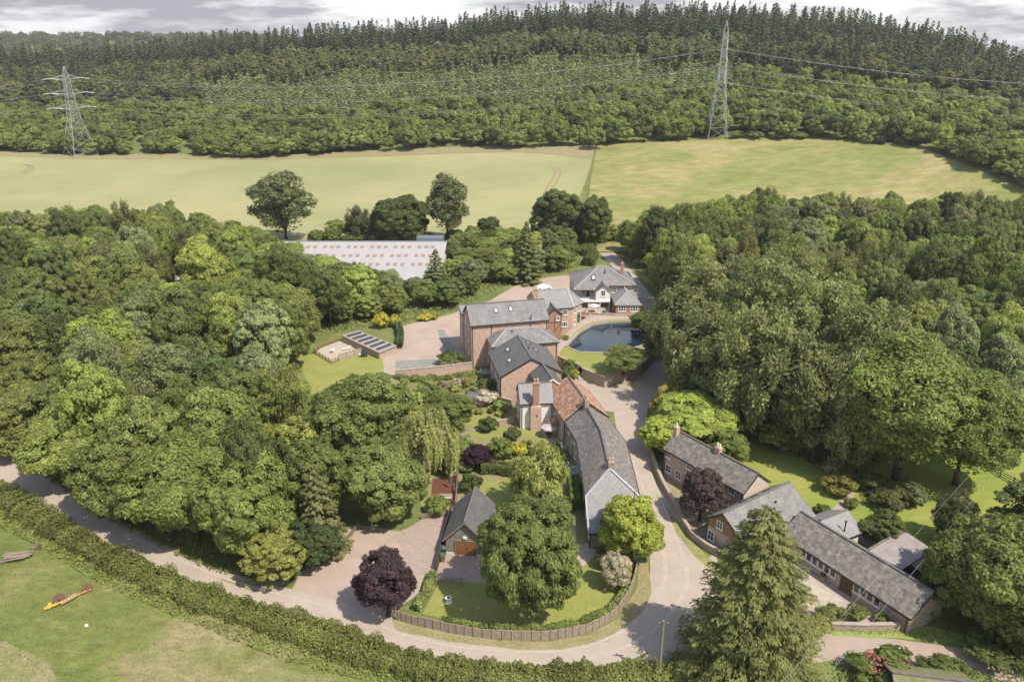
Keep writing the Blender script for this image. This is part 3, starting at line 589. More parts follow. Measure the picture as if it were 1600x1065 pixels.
for b_ in ((10.2,91.5,4.8),(17.7,91.5,4.8)): mb.bar(Vector(cs([K2])[0])+up,Vector(cs([b_])[0])+up,.34,.1)
mb.bar(cs([(10.2,91.5,4.85)])[0],cs([(10.2,86.3,2.55)])[0],.2,.08); mb.build('lead_hip',LEAD,r)
mb=MB()
for a,b_ in (((8.45,115.2,4.58),(10.12,107.6,4.58)),((10.12,107.6,4.58),(10.08,91.5,4.6)),((15.85,117.2,4.58),(18.08,107.5,4.58)),((18.08,107.5,4.58),(17.8,91.5,4.6)),((10.2,86.2,2.35),(17.7,86.2,2.35)),((10.42,86.5,0),(10.42,86.5,2.4))): mb.bar(cs([a])[0],cs([b_])[0],.13,.13)
mb.build('gutter',GUTTER,r)
inv=Matrix.Translation((ox,oy,0)).inverted(); chimney(r,inv,14.0,95.3,6.4,8.3,.8,1.0,STONE,2)
for y,z,w_,hh in ((112.9,3.9,.9,1.1),(109.6,3.9,.9,1.1)):
    f=(115.3-y)/7.7; window(r,(8.9+1.7*f-ox,y-oy,0),(1.7,-7.7,0),(-7.7,-1.7,0),z,w_,hh)
for y,z,w_,hh in ((111.5,1.5,1,1.8),(109.2,1.4,1,1.3)):
    f=(115.3-y)/7.7; window(r,(8.9+1.7*f-ox,y-oy,0),(1.7,-7.7,0),(-7.7,-1.7,0),z,w_,hh)
for y,z,hh in ((105.4,3.9,1.1),(105.8,1.5,1.3),(101.5,3.9,1.1),(98,3.9,1.1),(95,3.9,1.1),(92.8,1.5,1.6),(97,1.5,1.3),(88.4,1.35,1.9)):
    window(r,(10.55-ox,y-oy,0),(0,-1,0),(-1,0,0),z,1.0,hh)
for y in (112,108.5): window(r,(15.3+2.3*(117-y)/9.6-ox,y-oy,0),(2.3,-9.6,0),(9.6,2.3,0),3.7,1,1.2)
for y in (104,100,96): window(r,(17.5-ox,y-oy,0),(0,1,0),(1,0,0),3.7,1,1.2)
window(r,(13.3-ox,86.7-oy,0),(1,0,0),(0,-1,0),1.55,1.0,1.0,1,1)
mb=MB(); mb.shell(cs([(8.7,101.4,2.2),(10.5,101.4,2.8),(10.5,104,2.8),(8.7,104,2.2)]),[(0,1,2,3)],.1); mb.build('porch_roof',SLATEC,r)
for q in (101.6,103.7): mb=MB(); mb.box(8.85-ox,8.97-ox,q-oy,q+.12-oy,0,2.2); mb.build('porch_post',TIMBERD,r)
# ---- garage
h=House('timber_garage','grey weatherboarded garage with steep slate roof and brown double doors','garage',(-7.75,93.1),(-8.75,85.3),5.3,2.6,5.3,BOARD,SLATED,o=.35,og=.4)
[q.data.materials.__setitem__(0,TIMBER) for q in h.barges]; h.door('r',2.65,2.7,2.15,DOORW,'double_door')
mb=MB(); mb.obox((h.L+.1,2.6,2.75),(.1,0,0),(0,.24,0),(0,0,.14)); mb.build('wall_lamp',WHITE,h.r)
mb=MB(); mb.box(-.0,h.L+.02,-.05,h.W+.05,-.1,.3); mb.build('plinth',RENDER,h.r)
mb=MB(); mb.shell([(0.3,h.W,2.7),(0.3,h.W+2.4,2.0),(h.L-1.6,h.W+2.4,2.0),(h.L-1.6,h.W,2.7)],[(0,3,2,1)],.1); mb.build('lean_to_roof',SLATED,h.r)
mb=MB(); mb.box(.4,h.L-1.7,h.W+.01,h.W+2.3,0,1.95); mb.build('lean_to_wall',BOARD,h.r)
# ---- right hand cottage
h=House('long_cottage','two storey pinkish rendered cottage with old slate roof and two brick chimneys beside the lane','house',(23.8,105.6),(32.5,92.8),5.3,4.7,6.8,RENDERP,SLATEO,o=.3,og=.12)
mb=MB(); mb.face([(h.L+.02,0,-.3),(h.L+.02,5.3,-.3),(h.L+.02,5.3,4.7),(h.L+.02,2.65,6.8),(h.L+.02,0,4.7)]); mb.build('gable_wall',coursed('pale_stone',(0.56,0.46,0.36),(0.46,0.37,0.29),(0.5,0.43,0.35),.5,.2,.03,.2),h.r)
for a,b_,z in ((1047.5,708,3.9),(1080.5,727,3.9),(1114,748,3.9),(1145,765,3.9)): h.winpx('f',a,b_,z,1.15,1.05,2,2)
for a,b_,z in ((1046.5,731,1.5),(1064,740,1.4),(1101,762,1.4),(1141,781,1.5)): h.winpx('f',a,b_,z,1.2,1.35,2,2)
chimney(h.r,h.inv,25.6,106.6,6.0,7.9,.7,.7,BRICK,1,capm=WHITE)
x,y=P(1122,708,6.6); chimney(h.r,h.inv,x,y,5.9,7.7,.9,.7,BRICK,2,capm=WHITE); mb=MB(); mb.box(.05,h.L-.05,-.06,-.005,0,.45); mb.build('plinth',BRICK,h.r)
# ---- gabled house beyond tree
h=House('gabled_cottage','gabled cottage with brown boarded gable and slate roof beside the stone wall','house',(30.4,81.9),(41.4,89.5),7.0,2.9,5.9,RENDERP,SLATE,ro=4.7,heb=4.1,o=.25,og=.25)
mb=MB(); mb.face([(-.03,7,2.9),(-.03,7,4.1),(-.03,4.7,5.85),(-.03,.6,3.2),(-.03,.6,2.9)]); mb.build('boarded_gable',BOARDB,h.r)
h.winpx('l',1133,816,3.9,1.0,1.15); h.winpx('l',1113,834.5,1.6,1.05,1.5)
for i in range(3): h.skylight(5.5+i*2.4,.5,.9,.7,True)
h.vent(8.8,.7,.15)
# ---- long barn
h=House('long_barn','long low converted barn with lichened slate roof and row of white windows','building',(36.1,86.1),(45.3,70.3),6.4,2.6,4.7,RENDERP,SLATEO,o=.35,og=.3)
for u0,n in ((3.4,6),(11.4,4)):
    for i in range(n): h.win('f',u0+i*.92,1.55,.86,1.1,1,1,b=.09)
for u0,u1 in ((0,2.6),(9.2,10.8),(15.5,18.2)): mb=MB(); mb.box(u0,u1,-.03,-.002,0,2.5); mb.build('stone_panel',STONE,h.r); h.door('f',10.0,1.5,2.2,BOARDB)
mb=MB(); mb.face([(h.L+.02,0,-.3),(h.L+.02,6.4,-.3),(h.L+.02,6.4,2.6),(h.L+.02,3.2,4.7),(h.L+.02,0,2.6)]); mb.build('gable_wall',STONE,h.r)
h=House('small_outbuilding','small slate roofed outbuilding with a thin black flue behind the long barn','shed',(42.3,84.3),(46.6,86.6),5.4,2.6,4.2,RENDER,SLATEC,o=.25,og=.2); h.vent(2.2,.28,1.5); h.door('r',2.6,1,2,BOARDB)
h=House('corrugated_shed','open shed with brown grey corrugated roof at the end of the barn','shed',(47.8,78.8),(54.0,83.0),3.9,2.3,2.9,TIMBERD,TIN,ro=3.9,gut=False,o=.3)
h=House('garden_shed','small dark flat shed under the trees beside the corrugated roof','shed',(51.5,77.6),(54.6,79.6),2.4,1.9,2.3,TIMBERD,TIMBER,ro=2.4,gut=False,o=.2)
h=House('mossy_shed','mossy low shed roof at the lower right edge by the track','shed',(38.6,58.6),(46,57.3),5,2.0,3.2,TIMBERD,mat('mossy_roof',(0.22,0.19,0.12),(0.13,0.15,0.06),1.2,0.95,coord='obj'),o=.3,gut=False)
# ---- middle house (angled end)
r=thing('angled_brick_house','brick house with hipped slate roof and green arched door between the mill and the pond','house',(10,170,0)); ox,oy=10,170
foot=[(5.6,166.4),(14.0,168.4),(16.4,171.7),(14.6,177.4),(3.6,175)]; mb=MB()
for i in range(5):
    a,b_=foot[i],foot[(i+1)%5]; mb.face(cs([(a[0],a[1],-.3),(b_[0],b_[1],-.3),(b_[0],b_[1],6.9),(a[0],a[1],6.9)]))
mb.face(cs([(5.6,166.4,6.9),(3.6,175,6.9),(4.7,170.7,9.6)][::-1])); mb.build('wall',BRICK,r)
K0,K1=(4.6,170.9,9.8),(13.0,172.9,9.8); mb=MB(); mb.shell(cs([(5.45,166.05,6.85),(14.25,168.05,6.85),(16.85,171.7,6.85),(14.8,177.8,6.85),(3.4,175.4,6.85),K0,K1]),[(0,1,6,5),(1,2,6),(2,3,6),(3,4,5,6)],.14); mb.build('roof',SLATEC,r)
mb=MB()
for a,b_ in ((K0,K1),(K1,(14.25,168.05,6.9)),(K1,(16.85,171.7,6.9)),(K1,(14.8,177.8,6.9))): mb.bar(Vector(cs([a])[0])+up,Vector(cs([b_])[0])+up,.3,.1)
mb.build('lead_hip',LEAD,r)
for x,z in ((12.2,5.6),(12.2,2.7)): window(r,(x-ox,166.4+(x-5.6)*.238-oy,0),(8.4,2,0),(2,-8.4,0),z,1.4,1.2,3,2)
for f,z,w_ in ((.25,5.6,1.0),(.25,2.8,1.0),(.75,5.6,1.0)): window(r,(14+2.4*f-ox,168.4+3.3*f-oy,0),(2.4,3.3,0),(3.3,-2.4,0),z,w_,1.2,2,2)
mb=MB(); c=Vector((14+2.4*.68-ox,168.4+3.3*.68-oy,2.7)); U=Vector((2.4,3.3,0)).normalized(); nn=Vector((3.3,-2.4,0)).normalized(); mb.obox(c+nn*.04,U*.6,nn*.04,(0,0,1.3)); mb.tube([c+nn*.0+Vector((0,0,1.3)),c+nn*.08+Vector((0,0,1.3))],.6,12)
mb.build('door',mat('green_door',(0.05,0.11,0.10),rough=.5),r)
inv=Matrix.Translation((ox,oy,0)).inverted(); chimney(r,inv,5.4,168.6,7.5,11.2,1.0,.8,BRICK,2)
h=House('timber_framed_porch','half timbered brick porch with small dark gable in front of the angled house','porch',(7.3,168.3),(8.1,164.2),3.2,6.3,7.7,BRICKO,SLATED,o=.25,og=.15,gut=False)
mb=MB(); x=h.L+.03
for y in (0.05,1.6,3.12): mb.box(x-.02,x+.02,y,y+.12,2.0,6.2)
mb.bar((x,.1,4.4),(x,3.2,4.4),.04,.14); mb.bar((x,1.8,2.4),(x,3.1,4.2),.04,.12); mb.build('timber_frame',TIMBERD,h.r); h.win('r',2.3,5.3,.8,1.0)
# ---- far house
r=thing('hipped_brick_house','large hipped slate house with white gabled wing and balcony above the pond','house',(23,190,1.6)); ox,oy=23,190
def c6(vs): return [(x-ox,y-oy,z-1.6) for x,y,z in vs]
mb=MB(); foot=[(15.8,186.2),(24.3,186.2),(24.3,185.2),(30.8,185.2),(30.8,196.8),(15.3,195.6)]
for i in range(6):
    a,b_=foot[i],foot[(i+1)%6]; mb.face(c6([(a[0],a[1],0),(b_[0],b_[1],0),(b_[0],b_[1],6.85),(a[0],a[1],6.85)]))
mb.build('wall',BRICK,r)
mb=MB(); K0,K1=(22.2,190.6,10.3),(23.8,190.9,10.3)
mb.shell(c6([(15.5,183.6,6.15),(24.3,183.6,6.15),(24.3,184.9,6.9),(31.2,184.9,6.9),(31.2,197.2,6.9),(14.9,196,6.9),K0,K1]),[(0,1,2,7,6),(2,3,7),(3,4,7),(4,5,6,7),(5,0,6)],.14); mb.build('roof',SLATE,r)
mb=MB()
for a,b_ in ((K0,K1),(K0,(15.5,183.6,6.2)),(K0,(14.9,196,6.95)),(K1,(31.2,184.9,6.95)),(K1,(31.2,197.2,6.95))): mb.bar(Vector(c6([a])[0])+up,Vector(c6([b_])[0])+up,.3,.1)
mb.build('lead_hip',LEAD,r)
mb=MB(); 
for a,b_ in (((15.5,183.5,6.0),(20.9,183.5,6.0)),((24.5,184.8,6.75),(31.2,184.8,6.75))): mb.bar(c6([a])[0],c6([b_])[0],.12,.14)
mb.build('gutter',GUTTER,r)
mb=MB(); mb.face(c6([(20.9,182.6,3.7),(24.5,182.6,3.7),(24.5,182.6,6.2),(22.7,182.6,7.6),(20.9,182.6,6.2)])); mb.face(c6([(20.9,186.2,3.7),(20.9,182.6,3.7),(20.9,182.6,6.2),(20.9,186.2,6.2)])); mb.face(c6([(24.5,182.6,3.7),(24.5,186.2,3.7),(24.5,186.2,6.2),(24.5,182.6,6.2)])); mb.face(c6([(20.9,182.6,3.7),(20.9,186,3.7),(24.5,186,3.7),(24.5,182.6,3.7)])); mb.build('gable_wing_wall',WPAINT,r)
mb=MB(); mb.shell(c6([(20.6,182.3,6.05),(22.7,182.3,7.75),(22.7,186.6,7.75),(20.6,184.0,6.05)]),[(0,1,2,3)],.12); mb.shell(c6([(22.7,182.3,7.75),(24.8,182.3,6.05),(24.8,185.4,6.05),(22.7,186.6,7.75)]),[(0,1,2,3)],.12); mb.build('gable_wing_roof',SLATED,r)
window(r,(22.7-ox,182.6-oy,-1.6),(1,0,0),(0,-1,0),5.6,1.1,1.5,2,2)
mb=MB(); mb.box(16-ox,24.5-ox,182.3-oy,186.1-oy,1.75,2.1); mb.build('balcony',WPAINT,r)
mb=MB()
for i in range(8): mb.box(16.05+i*.68-ox,16.1+i*.68-ox,182.32-oy,182.37-oy,2.1,3.1)
mb.box(16-ox,20.85-ox,182.3-oy,182.36-oy,3.1,3.16); mb.build('balcony_railing',METAL,r)
mb=MB(); mb.box(15.85-ox,20.88-ox,186.1-oy,186.19-oy,2.1,4.6); mb.box(15.85-ox,24.3-ox,186.12-oy,186.19-oy,0,1.74); mb.build('white_panelling',mat('grey_panelling',(0.5,0.49,0.47),rough=.8),r)
for x,z in ((18.1,4.9),(20.2,4.9),(16.9,2.7),(20.3,2.7)): window(r,(x-ox,186.09-oy,-1.6),(1,0,0),(0,-1,0),z,.9,1.1,2,1,fm=mat('grey_frame',(.35,.35,.34)) if x==18.1 and z>4 else WHITE)
mb=MB(); mb.box(18.85-ox,19.7-ox,186.0-oy,186.08-oy,2.1,4.2); mb.build('balcony_door',GUTTER,r)
for x in (16.1,19.2,22.0,24.3): mb=MB(); mb.box(x-ox-.1,x-ox+.1,182.4-oy,182.6-oy,0,1.75); mb.build('post',WPAINT,r)
for x in (25.7,29.5): window(r,(x-ox,185.2-oy,-1.6),(1,0,0),(0,-1,0),5.7,1.15,1.3,2,2)
for y in (192.5,189.5): window(r,(15.55-ox,y-oy,-1.6),(0,-1,0),(-1,0,0),5.2,1,1.5,2,2)
inv=Matrix.Translation((ox,oy,1.6)).inverted(); chimney(r,inv,28.2,190.6,7.0,11.2,.75,.75,BRICKO,1)
mb=MB(); p=Vector(c6([(20.6,187.0,8.35)])[0]); D=Vector((0,7,4.15)).normalized(); n_=Vector((0,-4.15,7)).normalized()
for k in(-1,1): mb.obox(p+Vector((k*.5,0,0))+n_*.05,(.06,0,0),D*.75,n_*.07); mb.obox(p+D*k*.75+n_*.052,(.56,0,0),D*.06,n_*.072)
f=mb.build('skylight',GUTTER,r); mb=MB(); mb.obox(p+n_*.02,(.5,0,0),D*.75,n_*.04); mb.build('pane',SKYG,f)
mb=MB(); p=Vector(c6([(23.6,188.4,9.1)])[0]); mb.tube([p,p+Vector((0,0,1))],.14,8); mb.build('flue_pipe',GUTTER,r)
h=House('brick_annex','single storey brick annex with hipped slate roof and big white windows above the pond','building',(25.2,185.1),(25.2,177.0),6.0,4.5,6.4,BRICKO,SLATEC,hipr=3.4,hipl=0,hipmat=LEAD,zb=1.6,o=.3)
for u in (1.55,4.45): h.win('r',u,1.85,1.9,1.35,3,2,b=.12,bars=.1)
# ---- big pale roofed warehouse
r=thing('pale_warehouse','very long low warehouse with pale sheet roof and rows of small rooflights beyond the trees','warehouse',(-50,213,0)); 
x0,x1,y0,y1=-42,30,-13,14; ze,zr=4.0,8.0
mb=MB(); mb.box(x0,x1,y0,27+y1-14,-.3,ze); mb.build('wall',mat('tan_cladding',(0.5,0.45,0.38),rough=.7),r)
SHEET=coursed('pale_roof_sheet',(0.37,0.36,0.355),(0.335,0.325,0.32),(0.36,0.34,0.32),1.1,7,.05,.06,stain=(0.40,0.375,0.345),st=.5,sscale=.3,offset=0,rough=.6)
mb=MB(); mb.shell([(x0-.4,y0-.4,ze),(x1+.4,y0-.4,ze),(x1+.4,y1,zr),(x0-.4,y1,zr),(x0-.4,y1+14,ze),(x1+.4,y1+14,ze)],[(0,1,2,3),(3,2,5,4)],.2); mb.build('roof',SHEET,r)
ROOFL=mat('rooflight_sheet',(0.26,0.20,0.155),rough=.4); sl_=(zr-ze)/(y1-y0+.4)
for row in range(3):
    for i in range(24):
        x=x1-3.4-row*.25-i*2.02-(i//3)*.95; f=(.84,.60,.37)[row]
        if x<x0+1: continue
        y=y0+(y1-y0)*f; z=ze+(y-y0+.4)*sl_; mb=MB(); mb.obox((x,y,z+.03),(.56,0,0),(0,1.0,1.0*sl_),(0,-.02*sl_,.02)); mb.build('rooflight',ROOFL,r)
mb=MB(); mb.box(x0-.3,x1+.3,y1-.25,y1+.25,zr+.02,zr+.14); mb.build('ridge',mat('dark_ridge',(0.2,0.2,0.21),rough=.7),r)
mb=MB(); mb.box(x1-9,x1-1,y1+2,y1+6,zr-.8,zr+.5); mb.build('roof_plant',mat('dark_plant',(0.14,0.16,0.18),rough=.6),r)
# ---------------------------------------------------------------- vegetation
def unit(v): return v/np.maximum(np.linalg.norm(v,axis=-1,keepdims=True),1e-6)
def sph(rg,n): return unit(rg.normal(size=(n,3)))
def cards(C,Nn,S,asp,rg,T=None,tj=0.35):
    n=len(C); Nn=unit(Nn)
    if T is None: T=np.cross(Nn,sph(rg,n))
    else: T=T+rg.normal(size=(n,3))*tj; T=T-Nn*np.sum(T*Nn,1,keepdims=True)
    T=unit(T); B=np.cross(Nn,T); S=np.broadcast_to(np.asarray(S,dtype=float).reshape(-1,1),(n,1))
    V=np.stack([C-T*S,C+B*S*asp,C+T*S,C-B*S*asp],1).reshape(-1,3)
    return V
class Leaves:
    def __init__(s): s.V=[];s.t=[]
    def add(s,V,tint): s.V.append(V); s.t.append(np.broadcast_to(tint,(len(V)//4,)).astype(np.float32))
    def arr(s): return np.concatenate(s.V),np.concatenate(s.t)
def leafmesh(name,V,t,trunk=None):
    nq=len(V)//4; F=np.arange(nq*4).reshape(nq,4); me=bpy.data.meshes.new(name)
    if trunk is None: fastmesh(me,V,F); mi=None
    else:
        tv,tf=trunk; fastmesh(me,np.concatenate([V,tv]),np.concatenate([F,tf+len(V)])); mi=np.concatenate([np.zeros(nq,np.int32),np.ones(len(tf),np.int32)]); t=np.concatenate([t,np.ones(len(tf),np.float32)])
    a=me.attributes.new('tint','FLOAT','FACE'); a.data.foreach_set('value',t.astype(np.float32))
    me.materials.append(LEAF)
    if mi is not None: me.materials.append(BARK); me.polygons.foreach_set('material_index',mi)
    return me
def lobed(rg,rx,rz,zc,nl=9,ncl=90,npl=150,leaf=.28,asp=.55,rc=(.9,1.5),flat=.8,lob=.52,tj=.5,droop=0.0,up=.25,low=-.75):
    """crown of lobes carrying leaf clumps; leaves face outwards from their clump"""
    Lf=Leaves(); D=sph(rg,400); D=D[D[:,2]>low]; sel=[D[0]]
    for d in D:
        if len(sel)>=nl: break
        if min(np.linalg.norm(d-k) for k in sel)>1.9/math.sqrt(nl): sel.append(d)
    sel=np.array(sel); R3=np.array([rx,rx,rz]); c0=np.array([0,0,zc])
    lc=c0+sel*R3*rg.uniform(.42,.62,(len(sel),1)); lr=rg.uniform(.85,1.15,len(sel))*lob*rx
    lc=np.concatenate([lc,[c0]]); lr=np.append(lr,rx*.6)
    made=0; tries=0
    while made<ncl and tries<ncl*12:
        tries+=1; k=rg.integers(len(lr)); d=sph(rg,1)[0]
        if d[2]<-.7: continue
        p=lc[k]+d*lr[k]*np.array([1,1,min(1.15,rz/rx)])*rg.uniform(.82,1.0)
        if p[2]<.6: continue
        if any(np.linalg.norm((p-lc[j]))<lr[j]*.8 for j in range(len(lr)) if j!=k) : continue
        out=unit((p-c0)[None])[0]; r=rg.uniform(*rc); n=int(npl*rg.uniform(.7,1.25)*(r/np.mean(rc))**2)
        dd=unit(sph(rg,n)+out*.45+np.array([0,0,up])); pos=p+dd*r*rg.uniform(.55,1.05,(n,1))*np.array([1,1,flat])
        Nn=dd*.8+out*.25+np.array([0,0,.2])+rg.normal(size=(n,3))*tj*.6
        T=None
        if droop: T=out*.6+np.array([0,0,-droop]); T=np.repeat(T[None],n,0)
        Lf.add(cards(pos,Nn,leaf*rg.uniform(.7,1.25,n),asp,rg,T),rg.uniform(.78,1.22)); made+=1
    # a veil of inner leaves so that the crown is not hollow
    n=int(ncl*npl*.22); dd=sph(rg,n); pos=c0+dd*R3*rg.uniform(.25,.8,(n,1)); 
    Lf.add(cards(pos,dd+rg.normal(size=(n,3))*.6,leaf*1.2,asp,rg),.9)
    return Lf,lc
def strands(rg,rx,rz,zc,ns=260,ln=(1.5,4.0),per=42,leaf=.22,asp=.4,top=-.1,spread=.16,inner=.15):
    Lf=Leaves(); c0=np.array([0,0,zc])
    D=sph(rg,ns*3); D=D[D[:,2]>top][:ns]
    # gather strands in bunches
    hub=sph(rg,26); hub=hub[hub[:,2]>-.35]
    for d in D:
        h=hub[np.argmin(np.linalg.norm(hub-d,axis=1))]; d=unit((d*.6+h*.55)[None])[0]
        p=c0+d*np.array([rx,rx,rz])*rg.uniform(.55,1.0); l=rg.uniform(*ln)*(1-.3*max(d[2],0)); l=min(l,max(p[2]-.5,.5)); n=int(per*l/np.mean(ln))+4
        s=rg.uniform(0,1,n); o=np.array([d[0],d[1],0]); pos=p+o*(s[:,None]*(1-s[:,None]))*1.2+np.array([0,0,-1])*s[:,None]*l+rg.normal(size=(n,3))*spread*(1-.3*s[:,None])
        Nn=o*.8+rg.normal(size=(n,3))*.45+np.array([0,0,.35]); T=np.repeat(np.array([[o[0]*.3,o[1]*.3,-1.0]]),n,0)
        Lf.add(cards(pos,Nn,leaf*rg.uniform(.7,1.3,n),asp,rg,T,.3),rg.uniform(.75,1.25))
    n=int(ns*per*inner); dd=sph(rg,n); pos=c0+dd*np.array([rx,rx,rz])*rg.uniform(.2,.75,(n,1)); pos[:,2]-=rz*.15
    Lf.add(cards(pos,dd+rg.normal(size=(n,3))*.5,leaf*1.5,.6,rg),.85); return Lf
def conifer(rg,h,r,nb=150,per=34,leaf=.3,asp=.5,z0=.06,pw=.9,droop=.25,upt=.15,round_=0.0,spray=.35,jit=.18):
    Lf=Leaves()
    for i in range(nb):
        f=z0+(1-z0)*((i+.5)/nb)**1.15; f=min(f+rg.uniform(-.01,.01),.995); a=i*2.39996+rg.uniform(-.3,.3)
        L_=r*((1-f)**pw)*(1-round_*math.exp(-((1-f)*9)**2))*rg.uniform(1-jit,1+jit)+.12*r*.5; L_*=min(1,.55+f*4)
        d=np.array([math.cos(a),math.sin(a),0]); n=max(5,int(per*L_/r*1.5)); s=rg.uniform(.18,1,n)**.75
        z=f*h-droop*L_*s+upt*L_*s*s*(1 if s.mean()>0 else 1)
        side=np.array([-d[1],d[0],0]); wd=L_*spray*(1-s*.72)
        lat=rg.uniform(-1,1,n)
        pos=d*(L_*s)[:,None]+side*(lat*wd)[:,None]; pos[:,2]=z-np.abs(lat)*wd*.3-rg.uniform(0,.25,n)*leaf*2
        Nn=np.array([0,0,1.0])+d*.55+side*lat[:,None]*.35+rg.normal(size=(n,3))*.3
        T=np.repeat((d*1.0+np.array([0,0,-droop-.25]))[None],n,0)+side*lat[:,None]*.6
        Lf.add(cards(pos,Nn,leaf*rg.uniform(.7,1.3,n),asp,rg,T,.25),rg.uniform(.8,1.2))
    return Lf
def trunkmesh(name,h,r,limbs=(),m=None,n=8,seed=0):
    rd=random.Random(seed); mb=MB(); pts=[(0,0,-.3),(rd.uniform(-.1,.1),rd.uniform(-.1,.1),h*.3),(rd.uniform(-.25,.25),rd.uniform(-.25,.25),h*.65),(0,0,h)]
    mb.tube(pts,[r*1.25,r*.9,r*.6,r*.15],n)
    for L_ in limbs:
        z=h*rd.uniform(.3,.6); q=Vector((L_[0],L_[1],L_[2])); p=Vector((0,0,z)); mid=(p+q)/2+Vector((0,0,-.3))
        mb.tube([p,mid,q],[r*.5,r*.32,r*.1],6)
    me=bpy.data.meshes.new(name); me.from_pydata(mb.v,[],mb.f); me.materials.append(m or BARK); me.shade_smooth(); return me
class Kind:
    def __init__(s,name,crown,h,w,trunk=None): s.n,s.c,s.h,s.w,s.t=name,crown,h,w,trunk
def mk_broad(name,seed,h=13,rx=5,rz=5.0,zc=7.6,m=None,**k):
    rg=np.random.default_rng(seed); Lf,lc=lobed(rg,rx,rz,zc,**k); V,t=Lf.arr(); hh=V[:,2].max(); ww=np.percentile(np.abs(V[:,:2]),98)*2
    return Kind(name,leafmesh('crown',V,t),hh,ww,trunkmesh('trunk',h*.75,.035*h*.8,lc[:6],m,seed=seed))
def mk_far(name,V,t,h,tr=.2):
    mb=MB(); mb.tube([(0,0,-.8),(0,0,h*.8)],[tr,tr*.3],5,cap=False); tv=np.array(mb.v,dtype=np.float32); tf=np.array([f for f in mb.f if len(f)==4],dtype=np.int32)
    k=Kind(name,leafmesh(name,V,t,(tv,tf)),V[:,2].max(),np.percentile(np.abs(V[:,:2]),98)*2); k.V,k.tt=V,t; return k
KB=[mk_broad('broadleaf',11+i,nl=10+2*i,ncl=210,npl=95,leaf=.22,tj=.65,rc=((.65,1.15) if i%2 else (.55,.95)),rz=(5.4,6.0,6.4,5.4,6.6)[i],zc=(6.2,6.7,7,6.1,7.2)[i],lob=(.44,.40,.46,.38,.42)[i]) for i in range(5)]
KLN=mk_broad('lane',191,nl=16,ncl=420,npl=110,leaf=.25,rx=7.5,rz=6.6,zc=7.2,rc=(.75,1.25),lob=.36,tj=.6)
KLN2=mk_broad('lane',192,nl=14,ncl=400,npl=110,leaf=.25,rx=7.5,rz=7,zc=7.6,rc=(.7,1.2),lob=.38,tj=.6)
KASH=mk_broad('ash',193,nl=26,ncl=640,npl=75,leaf=.23,rx=8,rz=10.8,zc=11.5,rc=(.7,1.3),lob=.27,tj=.9,asp=.45)
KS=[mk_broad('feathery',31+i,ncl=190,npl=60,nl=14,leaf=.21,rc=(.5,1.0),rz=6.6,zc=7.6,lob=.36,tj=.9,asp=.42) for i in range(2)]   # sparser, finer
rg=np.random.default_rng(5)
def mk_str(name,seed,h,rx,rz,zc,**k):
    rg=np.random.default_rng(seed); V,t=strands(rg,rx,rz,zc,**k).arr(); lim=[(rx*.5*math.cos(a),rx*.5*math.sin(a),zc+rz*.4) for a in (0,1.3,2.6,3.9,5.2)]
    return Kind(name,leafmesh('crown',V,t),V[:,2].max(),np.percentile(np.abs(V[:,:2]),98)*2,trunkmesh('trunk',h*.9,.2,lim,BIRCHBARK if 'birch' in name else BARK,seed=seed))
KBI=[mk_str('birch',51+i,16,3.6,7.0,9.6,ns=420,ln=(1.0,2.8),per=46,leaf=.2,top=-.95,spread=.26) for i in range(3)]
KWI=mk_str('willow',61,9,3.6,3.6,6.0,ns=330,ln=(2.5,5.2),per=70,leaf=.17,asp=.25,top=-.1,spread=.1)
KWE=mk_str('weeping_tree',62,7.5,2.9,3.2,4.6,ns=260,ln=(.8,2.2),per=40,leaf=.16,asp=.45,top=-.6,spread=.16)
def mk_con(name,seed,h,r,m=None,**k):
    rg=np.random.default_rng(seed); V,t=conifer(rg,h,r,**k).arr(); return Kind(name,leafmesh('crown',V,t),h,r*2,trunkmesh('trunk',h*.93,.02*h,(),m,seed=seed))
KCO=mk_con('garden_conifer',71,9,3,nb=150,per=60,leaf=.2)
def far_con(seed,h,r,**k):
    V,t=conifer(np.random.default_rng(seed),h,r,**k).arr(); return mk_far('spruce_tree',V,t,h)
KSP=[far_con(80+i,22,3.4+.3*i,nb=44,per=13,leaf=.75,asp=.5,z0=.12,pw=.85) for i in range(4)]
KYC=[far_con(90+i,9,1.9,nb=20,per=7,leaf=.55,asp=.5,z0=.03,pw=.8) for i in range(3)]
def far_broad(seed,name='hillside_tree',**k):
    rg=np.random.default_rng(seed); kk=dict(nl=7,ncl=38,npl=42,leaf=.5,asp=.6,rc=(.9,1.6)); kk.update(k); Lf,_=lobed(rg,kk.pop('rx',4.4),kk.pop('rz',4.4),kk.pop('zc',5.8),**kk); V,t=Lf.arr(); return mk_far(name,V,t,9)
KFB=[far_broad(100+i) for i in range(4)]
KPI=[far_broad(110+i,'pine_tree',rx=2.9,rz=6.0,zc=11.0,ncl=34,npl=36,leaf=.5,rc=(.7,1.3),tj=.7) for i in range(3)]
KSH=[mk_far('shrub',*(lambda L_:L_)(lobed(np.random.default_rng(120+i),1.0,.85,.75,nl=6,ncl=26,npl=70,leaf=.1,asp=.6,rc=(.22,.36),lob=.5)[0].arr()),1.2,.05) for i in range(4)]
RND=random.Random(7)
def tree(k,x,y,h,w,color,name,label,cat='tree',group=None,z=None,rz=None):
    z=zt(x,y) if z is None else z; r=thing(name,label,cat,(x,y,z),RND.uniform(0,6.28) if rz is None else rz,group); sw,sh=w/k.w,h/k.h; r.scale=(sw,sw,sh)
    c=bpy.data.objects.new('crown',k.c); c.color=(*color,1); link(c,r)
    if k.t: link(bpy.data.objects.new('trunk',k.t),r)
    return r
